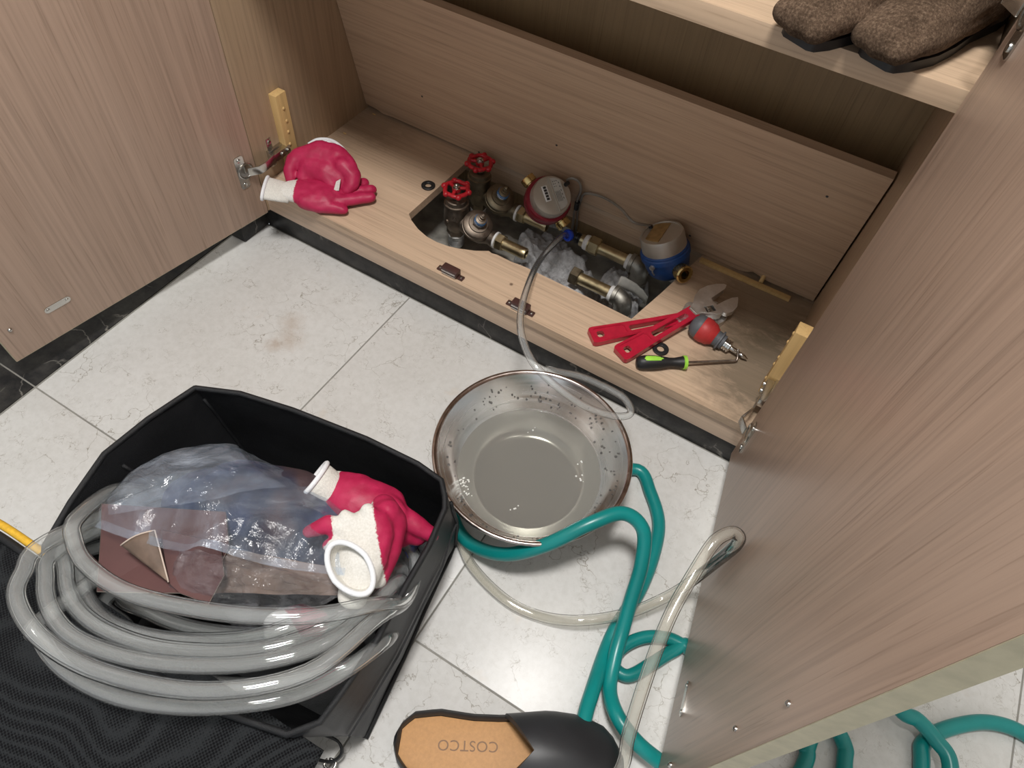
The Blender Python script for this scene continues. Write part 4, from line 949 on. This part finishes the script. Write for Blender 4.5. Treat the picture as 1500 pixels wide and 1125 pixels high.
# ================================================================== BAG CONTENTS
back = [(.715, -.500, .150), (.680, -.440, .115), (.600, -.425, .095), (.500, -.440, .095), (.425, -.480, .115), (.375, -.550, .150)]
def bk(dx, dy, dz): return [(x+dx*(1 if x < .55 else -1), y+dy, z+dz) for x, y, z in back]
loops = ([(0.3507, -0.5761, 0.1650), (0.3365, -0.6032, 0.1950), (0.3590, -0.6539, 0.2350), (0.3830, -0.6735, 0.2420), (0.4285, -0.6856, 0.2500), (0.4972, -0.6806, 0.2580), (0.5894, -0.6460, 0.2620), (0.6595, -0.6023, 0.2540), (0.6996, -0.5584, 0.2360)]+bk(0, -.01, .02)
 +[(0.3462, -0.6872, 0.2220), (0.3630, -0.7260, 0.2350), (0.3879, -0.7495, 0.2400), (0.4446, -0.7615, 0.2430), (0.5234, -0.7519, 0.2470), (0.6210, -0.7117, 0.2470), (0.6914, -0.6443, 0.2350), (0.7129, -0.5571, 0.2140)]+bk(.004, -.004, -.004)
 +[(0.3523, -0.6829, 0.2050), (0.3763, -0.7200, 0.2150), (0.4225, -0.7418, 0.2200), (0.4767, -0.7421, 0.2220), (0.5580, -0.7145, 0.2260), (0.6392, -0.6618, 0.2240), (0.6881, -0.5958, 0.2120), (0.7005, -0.5024, 0.1860)]+bk(.012, -.012, -.02)
 +[(0.3464, -0.6682, 0.1880), (0.3756, -0.7029, 0.1960), (0.4204, -0.7227, 0.2000), (0.4775, -0.7213, 0.2030), (0.5472, -0.6990, 0.2060), (0.6250, -0.6479, 0.2030), (0.6743, -0.5775, 0.1900), (0.6878, -0.4831, 0.1650)]+bk(.02, -.02, -.034)
 +[(0.4007, -0.7440, 0.2000), (0.4210, -0.7652, 0.2030), (0.4777, -0.7721, 0.2070), (0.5528, -0.7564, 0.2120), (0.6325, -0.7133, 0.2120), (0.6955, -0.6528, 0.2000), (0.7249, -0.5740, 0.1800)]+bk(.008, -.03, -.055)
 +[(0.3500, -0.6754, 0.1650), (0.3807, -0.6991, 0.1720), (0.4403, -0.7157, 0.1780), (0.5140, -0.6977, 0.1820), (0.5935, -0.6480, 0.1820), (0.6456, -0.5838, 0.1700)]+bk(.03, -.035, -.05)
 +[(.43, -.56, .085), (0.3976, -0.6932, 0.1300), (0.4433, -0.7082, 0.1350), (0.5045, -0.7175, 0.1400), (0.5767, -0.7059, 0.1500), (0.6557, -0.6581, 0.1550), (0.7142, -0.5851, 0.1500)]+bk(.035, -.05, -.06)
 +[(.45, -.58, .07), (0.4186, -0.6799, 0.1400), (0.4598, -0.6833, 0.1480), (0.5316, -0.6678, 0.1600), (0.6115, -0.6277, 0.1680), (0.6764, -0.5610, 0.1600), (.705, -.52, .12)])
o = obj('hose_coil', MB().pipe(catmull(loops, 6), .0094, .0068, 12), 'vinyl', None, 180)
tag(o, 'large coil of clear vinyl hose spilling out of the black tool bag', 'hose')

def curve_at(pts, t):
    c = catmull(pts, 8); f = t*(len(c)-1); i = min(int(f), len(c)-2); return c[i].lerp(c[i+1], f-i)
def sheet(bot, top, nx, ny, dome, wr, seed, edge=0.0):
    def fn(u, v):
        p = curve_at(bot, u).lerp(curve_at(top, u), v)
        q = V((p.x, p.y, 0))
        r = abs(nz((q.x, q.y*1.6, 0), 17, seed)); r2 = abs(nz((q.x*1.7, q.y, 0), 34, seed+2))
        e = math.sin(PI*min(1, max(0, v)))*math.sin(PI*u)**.5
        p.z += dome*e+wr*(.55-r)*1.1*(.35+e)+wr*.5*(.5-r2)
        p.x += edge*nz((u*9, v*9, 0), 1, seed+5); p.y += edge*nz((u*9, v*9, 4), 1, seed+6)
        return p
    return MB().grid(nx, ny, fn)
# navy cloth bundle inside the plastic
mb = MB(); chain(mb, [(0.4148, -0.5549, 0.1700), (0.4696, -0.5281, 0.1850), (0.5281, -0.5043, 0.1900), (0.5857, -0.4839, 0.1800)], [.045, .060, .058, .045], .62)
chain(mb, [(0.4627, -0.5848, 0.1700), (0.5341, -0.5522, 0.1750), (0.6009, -0.5177, 0.1700)], [.035, .042, .034], .6)
mb = remesh(mb, .005, 6)
for i, v in enumerate(mb.v): mb.v[i] = v+V((0, 0, .006*nz(v, 17, 3)+.004*nz(v, 45, 4)))
tag(obj('cloth_bundle', mb, 'bundle', None, 180), 'dark navy cloth bundle wrapped inside the milky plastic in the bag', 'cloth')
def slab(name, pts, th_, mat, lab, cat, edge='raw_edge'):
    P = [V(p) for p in pts]; n = len(P)
    t = thing(name, tuple(sum((p for p in P), V((0, 0, 0)))/n), lab, cat)
    m = MB(); m.add(P+[p-V((0, 0, th_)) for p in P], [tuple(range(n))[::1], tuple(range(2*n-1, n-1, -1))]); obj('face', m, mat, t, 0)
    e = MB(); c = sum((p for p in P), V((0, 0, 0)))/n; Q = [p+(p-c)*.006 for p in P]
    e.add([p+V((0, 0, .0001)) for p in Q]+[p-V((0, 0, th_)) for p in Q], [(i, n+i, n+(i+1) % n, (i+1) % n) for i in range(n)]); obj('cut_edge', e, edge, t, 0)
    return t
slab('maroon_sheet', [(0.3589, -0.6246, 0.2230), (0.3871, -0.6496, 0.2230), (0.4370, -0.6986, 0.2210), (0.5014, -0.6617, 0.2260), (0.5401, -0.6385, 0.2290), (0.5234, -0.5852, 0.2290), (0.4881, -0.5555, 0.2260)], .0022, 'leather', 'flat maroon sheet at the bottom left of the milky plastic', 'sheet')
s2 = slab('maroon_sheet', [(0.4516, -0.6130, 0.2400), (0.5013, -0.6514, 0.2360), (0.5202, -0.6538, 0.2360), (0.5562, -0.6460, 0.2380), (0.5489, -0.6143, 0.2410), (0.5183, -0.5894, 0.2410)], .0018, 'leather', 'smaller maroon sheet with its corner folded back over the flat one', 'sheet')
fm = MB(); fa, fb_, fc = V((0.4354, -0.6507, 0.2500)), V((0.4563, -0.6192, 0.2560)), V((0.5049, -0.6519, 0.2405))
fm.grid(10, 10, lambda u, v: (fb_.lerp(fa, u)).lerp(fc, v)+V((0, 0, .006*math.sin(PI*u)*(1-v))))
f_ = obj('folded_corner', fm, 'leather_back', s2, 180, label='folded corner showing the mottled brown back'); f_.modifiers.new('thick', 'SOLIDIFY').thickness = .0012
ed = MB().tube([fb_.lerp(fc, t/8)+V((0, 0, .0006)) for t in range(9)], .0009, 6).tube([fa.lerp(fb_, t/6)+V((0, 0, .006*math.sin(PI*(1-t/6))+.0004)) for t in range(7)], .0009, 6)
obj('fold_edge', ed, 'raw_edge', s2, 180)
bp = thing('brown_packet', tuple((0.5864, -0.5901, 0.2000)), 'flat brown packet seen through the crumpled clear bag', 'packet')
obj('wrapper', MB().grid(24, 10, lambda u, v: V((0.5299, -0.6366, 0.2080)).lerp(V((0.6578, -0.5556, 0.1980)), u).lerp(V((0.5088, -0.5911, 0.2220)).lerp(V((0.6507, -0.5313, 0.2140)), u), v)+V((0, 0, .010*math.sin(PI*u)*math.sin(PI*v)+.004*nz((u*4, v*2, 0), 2, 5)))), 'leather_back', bp, 180)
# milky plastic bag draped over the bundle
pb = thing('plastic_bag', tuple((0.4875, -0.5415, 0.2000)), 'milky clear plastic bag draped over the navy bundle', 'plastic bag')
obj('film', sheet([(0.3919, -0.6505, 0.2460), (0.4365, -0.6414, 0.2500), (0.4955, -0.6226, 0.2540), (0.5167, -0.6064, 0.2620), (0.5707, -0.5887, 0.2540), (0.6251, -0.5643, 0.2460), (0.6739, -0.5331, 0.2280)],
                  [(0.3695, -0.6232, 0.2380), (0.3591, -0.5727, 0.2240), (0.3743, -0.5248, 0.2120), (0.4178, -0.4813, 0.2060), (0.4808, -0.4724, 0.2040), (0.5434, -0.4648, 0.2030), (0.6259, -0.4633, 0.2000)], 110, 70, .022, .012, 3), 'film', pb, 180)
obj('back_film', sheet([(0.3855, -0.6312, 0.2340), (0.4252, -0.5964, 0.2360), (0.4645, -0.5607, 0.2360), (0.4925, -0.5241, 0.2320), (0.5250, -0.4916, 0.2220)],
                       [(0.3613, -0.6154, 0.2280), (0.3531, -0.5647, 0.2160), (0.3686, -0.5172, 0.2060), (0.4160, -0.4755, 0.2030), (0.4336, -0.4826, 0.2000)], 60, 30, .006, .008, 14), 'film', pb, 180)
hm = catmull([(0.3933, -0.6507, 0.2480), (0.4378, -0.6415, 0.2520), (0.4966, -0.6229, 0.2560), (0.5178, -0.6066, 0.2640), (0.5721, -0.5892, 0.2570), (0.6263, -0.5649, 0.2490), (0.6749, -0.5338, 0.2310)], 8)
obj('folded_hem', MB().loft([[p+V((0, 0, .001)), p+V((.002, .010, .0035))] for p in hm], False, False), 'film', pb, 180)
pb2 = thing('plastic_bag', tuple((0.5677, -0.5924, 0.2000)), 'crumpled thin clear bag below the milky plastic, by the hose coil', 'plastic bag')
obj('film', sheet([(0.5008, -0.6551, 0.2220), (0.5453, -0.6448, 0.2260), (0.5829, -0.6328, 0.2240), (0.6127, -0.6124, 0.2220), (0.6464, -0.5906, 0.2180), (0.6623, -0.5582, 0.2120)],
                  [(0.4898, -0.6206, 0.2460), (0.5232, -0.6049, 0.2460), (0.5668, -0.5885, 0.2420), (0.6083, -0.5697, 0.2380), (0.6410, -0.5519, 0.2320), (0.6636, -0.5388, 0.2260)], 90, 46, .012, .020, 21, .004), 'film2', pb2, 180)
obj('film', sheet([(0.5517, -0.6394, 0.1600), (0.5708, -0.6443, 0.1550), (0.6049, -0.6259, 0.1500), (0.6186, -0.5937, 0.1500)], [(0.5409, -0.6356, 0.1700), (0.5640, -0.6191, 0.1750), (0.5908, -0.6042, 0.1700), (0.6192, -0.5844, 0.1650)], 40, 24, .01, .016, 27, .004), 'film2', pb2, 180)
pb3 = thing('plastic_bag', tuple((0.6888, -0.4712, 0.1200)), 'scrap of clear bag along the right inner wall of the tool bag', 'plastic bag')
obj('film', sheet([(0.6885, -0.5277, 0.1300), (0.7003, -0.5153, 0.1300), (0.7003, -0.4789, 0.1300), (0.6957, -0.4463, 0.1350)], [(0.6582, -0.4950, 0.1300), (0.6554, -0.4696, 0.1300), (0.6620, -0.4486, 0.1300), (0.6731, -0.4302, 0.1300)], 40, 30, .012, .020, 31, .004), 'film2', pb3, 180)
mb = MB(); mb.box((0.6644, -0.4419, 0.1050), tuple(V((0.6708, -0.4192, 0.1050))+V((.004, .004, .022))), .004)
tag(obj('blue_clip', mb, 'push_blue', None, 30), 'small blue plastic piece half hidden under the glove fingers in the bag', 'plastic piece')
mb = MB(); chain(mb, [(0.4880, -0.6433, 0.1280), (0.5186, -0.6317, 0.1350), (0.5481, -0.6161, 0.1350), (0.5726, -0.6030, 0.1280)], [.016, .021, .021, .016], .8); mb = remesh(mb, .004, 4)
for i, v in enumerate(mb.v): mb.v[i] = v+V((0, 0, .003*nz(v, 60, 3)))
tag(obj('black_cloth', mb, 'bag', None, 180), 'black knitted cloth lying inside the coil of hose', 'cloth')

def xy(u): return V(u)
# glove at the back wall of the bag
def g3(mb):
    chain(mb, [(0.5633, -0.4559, 0.2020), (0.5957, -0.4508, 0.2060), (0.6314, -0.4422, 0.2040)], [.026, .033, .031], .62)
    chain(mb, [(0.5999, -0.4580, 0.1960), (0.6386, -0.4584, 0.1960)], [.024, .026], .7)
    for p, r in (([(0.6349, -0.4399, 0.2040), (0.6615, -0.4404, 0.2040), (0.6816, -0.4373, 0.1980), (0.6994, -0.4337, 0.1860)], [.016, .0145, .013, .011]),
                 ([(0.6375, -0.4515, 0.1960), (0.6632, -0.4514, 0.1900), (0.6854, -0.4440, 0.1780)], [.015, .0135, .011]),
                 ([(0.6355, -0.4659, 0.1920), (0.6575, -0.4628, 0.1840), (0.6687, -0.4559, 0.1760)], [.015, .0135, .012]),
                 ([(0.6290, -0.4679, 0.1960), (0.6410, -0.4731, 0.1920)], [.015, .012])): chain(mb, p, r, .95)
    chain(mb, [(0.6150, -0.4407, 0.2100), (0.6418, -0.4379, 0.2160), (0.6593, -0.4418, 0.2160)], [.014, .0125, .010], .95)
P3 = V((0.5640, -0.4554, 0.2020)); Q3 = V((0.6331, -0.4445, 0.2040)); D3 = (Q3-P3).normalized()
t = glove('red-coated work glove against the back wall of the bag, cuff to the left', g3, .0028, lambda p: max(0, min(1, .5+(p-P3).dot(D3)*60)))
open_cuff(t, V((0.5427, -0.4595, 0.2160)), (V((0.5427, -0.4595, 0.2160))-V((0.5711, -0.4565, 0.2000))), (0, .3, 1), .020, .024, .040)
# glove in front, its knitted back up and the cuff mouth open to the viewer
def g4(mb):
    chain(mb, [(0.6707, -0.5380, 0.2260), (0.6623, -0.5144, 0.2360), (0.6510, -0.4891, 0.2400)], [.024, .029, .031], .62)
    chain(mb, [(0.6816, -0.5175, 0.2050), (0.6734, -0.4881, 0.2160), (0.6592, -0.4590, 0.2220), (0.6406, -0.4487, 0.2260)], [.014, .018, .021, .016], 1.0)
    chain(mb, [(0.6473, -0.5034, 0.2400), (0.6263, -0.5020, 0.2460), (0.6073, -0.5082, 0.2460), (0.5908, -0.5246, 0.2360)], [.015, .0125, .0115, .008], .9)
    chain(mb, [(0.6455, -0.4937, 0.2460), (0.6330, -0.4918, 0.2520), (0.6211, -0.4915, 0.2540)], [.012, .0095, .0085], .9)
    chain(mb, [(0.6522, -0.4834, 0.2460), (0.6464, -0.4772, 0.2540), (0.6380, -0.4724, 0.2560)], [.012, .009, .0085], .9)
    chain(mb, [(0.6475, -0.5102, 0.2380), (0.6317, -0.5193, 0.2420), (0.6224, -0.5253, 0.2400)], [.012, .010, .008], .9)
    chain(mb, [(0.6473, -0.4787, 0.2350), (0.6523, -0.4574, 0.2360)], [.02, .018], .8)
RD = (V((0.6912, -0.4784, 0.2300))-V((0.6525, -0.5179, 0.2300))).normalized(); RC = V((0.6692, -0.4935, 0.2320)); TH = V((0.6001, -0.5177, 0.2400))
t = glove('work glove on the hose coil showing white knit back and open cuff mouth', g4, .0026,
          lambda p: max(0, min(1, max(.5+(p-RC).dot(RD)*55, .5+(.024-(p-TH).length)*60, .5+((p-RC).dot(V((0, 0, -1)))-.030)*55))))
cax = V((.20, -.34, .92))
open_cuff(t, V((0.6653, -0.5377, 0.2560)), cax, (V((0.6940, -0.5478, 0.2500))-V((0.6324, -0.5257, 0.2500))), .033, .021, .034, crease=.3)
mb = MB(); chain(mb, [(0.6688, -0.5393, 0.2260), (0.6726, -0.5533, 0.2160), (0.6808, -0.5521, 0.2120)], [.018, .016, .012], .7); mb = remesh(mb, .003, 5); obj('wrist_fold', mb, 'knit', t, 180)
# glove deep in the coil
def g5(mb):
    chain(mb, [(0.5903, -0.6105, 0.1280), (0.6139, -0.5932, 0.1320), (0.6301, -0.5856, 0.1280)], [.017, .021, .018], .75)
    chain(mb, [(0.5919, -0.6201, 0.1220), (0.6128, -0.6125, 0.1240)], [.012, .012], .8)
R5 = V((0.6096, -0.6011, 0.1300))
t = glove('red-tipped white work glove buried among the hose coils in the bag', g5, .003, lambda p: max(0, min(1, .5+((p-R5).dot(V((.35, .93, 0))))*70)))

# ================================================================== CLOG
th = thing('rubber_clog', (.90, -.57, 0), 'black rubber clog with tan insole lying on the tiles beside the bag', 'shoe')
CM = Matrix.Translation((.775, -.633, .0005)) @ Matrix.Rotation(math.radians(25.5), 4, 'Z') @ Matrix.Diagonal((1.07, 1.03, 1, 1))
def hw(x):
    ks = [(0, .002), (.006, .020), (.02, .035), (.05, .0415), (.09, .040), (.13, .043), (.18, .0525), (.215, .0520), (.245, .044), (.262, .029), (.270, .012), (.273, .002)]
    for (a, p), (b, q) in zip(ks, ks[1:]):
        if a <= x <= b: return p+(q-p)*(x-a)/(b-a)
    return .002
def outline(off, x0=.0, x1=.273, n=28):
    X = [x0+(x1-x0)*(.5-.5*math.cos(PI*k/n)) for k in range(n+1)]
    L = [(x, max(.0005, hw(x)-off)) for x in X]
    return [(min(max(x, x0+off), x1-off), -w) for x, w in L]+[(min(max(x, x0+off), x1-off), w) for x, w in L[::-1][1:-1]]
def ringz(off, z): return [CM @ V((x, y, z)) for x, y in outline(off)]
s = MB(); s.loft([ringz(.003, 0), ringz(0, .003), ringz(-.0005, .020), ringz(.001, .036), ringz(.004, .040), ringz(.0065, .037), ringz(.008, .026)], True); obj('sole', s, 'tyre', th, 40)
s = MB(); s.loft([ringz(.0082, .0255), ringz(.0082, .0285), ringz(.010, .0292)], True); ins = obj('insole', s, 'tan', th, 30)
u_ = MB(); rings_o = []; rings_i = []
for k in range(13):
    x = .128+(.270-.128)*k/12; w = hw(x); hgt = .034+.040*math.sin(min(1, (k/12)*.55+.45)*PI)**.8
    for rr, off in ((rings_o, 0), (rings_i, .006)):
        ww = max(.003, w-off); hh = hgt-off; lean = .034*(1-k/12)
        rr.append([CM @ V((x-lean*abs(math.cos(a))**2*.0+ (lean*(1-abs(math.cos(a)))), ww*math.cos(a), .030+(hh-.030+.012)*abs(math.sin(a))**.75)) for a in [PI*j/20 for j in range(21)]])
u_.loft(rings_o, False, False); u_.loft(rings_i, False, False)
u_.loft([rings_o[0], rings_i[0]], False, False); u_.loft([rings_o[-1], rings_i[-1]], False, False); obj('upper', u_, 'tyre', th, 60)
td = bpy.data.curves.new('print', 'FONT'); td.body = 'COSTCO'; td.size = .0170; td.align_x = 'CENTER'; td.align_y = 'CENTER'; td.extrude = .0002; td.space_character = 1.05
to = bpy.data.objects.new('print', td); C.objects.link(to)
to.matrix_world = CM @ Matrix.Translation((.088, .004, .0295)) @ Matrix.Rotation(math.radians(184), 4, 'Z')
dg = bpy.context.evaluated_depsgraph_get(); dg.update(); tm = bpy.data.meshes.new_from_object(to.evaluated_get(dg))
pm = MB(); pm.v = [to.matrix_world @ v.co for v in tm.vertices]; pm.f = [tuple(p.vertices) for p in tm.polygons]; pm.fm = [0]*len(pm.f)
bpy.data.objects.remove(to); bpy.data.curves.remove(td); bpy.data.meshes.remove(tm)
obj('insole_print', pm, 'print_brown', ins, 0)

# ================================================================== BOOTS ON THE SHELF
def boot(tx, ty, ang, lab, mir):
    B = Matrix.Translation((tx, ty, .6862)) @ Matrix.Rotation(math.radians(ang), 4, 'Z') @ Matrix.Diagonal((1, mir, 1, 1))
    P = lambda x, y, z: B @ V((x, y, z))
    th = thing('ankle_boot', tuple(P(.09, 0, 0)), lab, 'boot', None)
    so = []
    for x, w0, w1 in ((0, -.016, .017), (.004, -.023, .024), (.02, -.030, .030), (.05, -.036, .034), (.08, -.035, .034), (.12, -.029, .030), (.17, -.029, .030), (.195, -.024, .025), (.205, -.012, .013)):
        so.append((x+.013, w0*.84, w1*.84))
    poly = [(x, w0) for x, w0, w1 in so]+[(x, w1) for x, w0, w1 in so[::-1]]
    s = MB(B); s.prism(poly, 0, .0095); obj('sole', s, 'black_rubber', th, 40)
    mb = MB()
    up = B.to_3x3() @ V((0, 0, 1))
    chain(mb, [P(.016, 0, .024), P(.045, 0, .031), (P(.085, 0, .041)), P(.125, 0, .050), P(.165, 0, .045)], [.0215, .0320, .0355, .035, .034], .92, up)
    for y in (-.014, .014): chain(mb, [P(.009, y*1.25, .022), P(.045, y*1.35, .027), P(.09, y*1.2, .028), P(.16, y, .028)], [.0135, .0175, .019, .018], 1, up)
    chain(mb, [P(.13, 0, .05), P(.142, 0, .095), P(.146, 0, .150)], [.041, .043, .045], 1, (1, 0, 0))
    chain(mb, [P(.085, 0, .055), P(.115, 0, .085)], [.028, .034], 1, up)
    mb = remesh(mb, .0034, 5)
    inv = B.inverted()
    for i, v in enumerate(mb.v):
        q = inv @ v; d = .0035*nz(q, 32, 4)
        for (cx, cy, cz, r, a) in ((.050, .006, .058, .022, -.012), (.070, -.012, .070, .018, -.011), (.085, .016, .075, .018, .006), (.042, -.004, .058, .016, .004)):
            k = (q-V((cx, cy, cz))).length/r; d += a*math.exp(-k*k)
        if q.z < .0100: q.z = .0097
        v2 = B @ q; mb.v[i] = v2+up*d if q.z > .0103 else v2
    u = obj('upper', mb, 'suede', th, 180)
    sm = [P(.140+.0465*math.cos(a), .0465*math.sin(a), .088+.020*math.cos(a)) for a in [2*PI*k/36 for k in range(37)]]
    obj('shaft_seam', MB().tube(sm, .0022, 6, False), 'suede', th, 180)
boot(.904, -.026, 67, 'brown suede boot nearer the right door on the upper shelf', 1)
boot(.832, -.036, 66, 'brown suede boot further left on the upper shelf', -1)
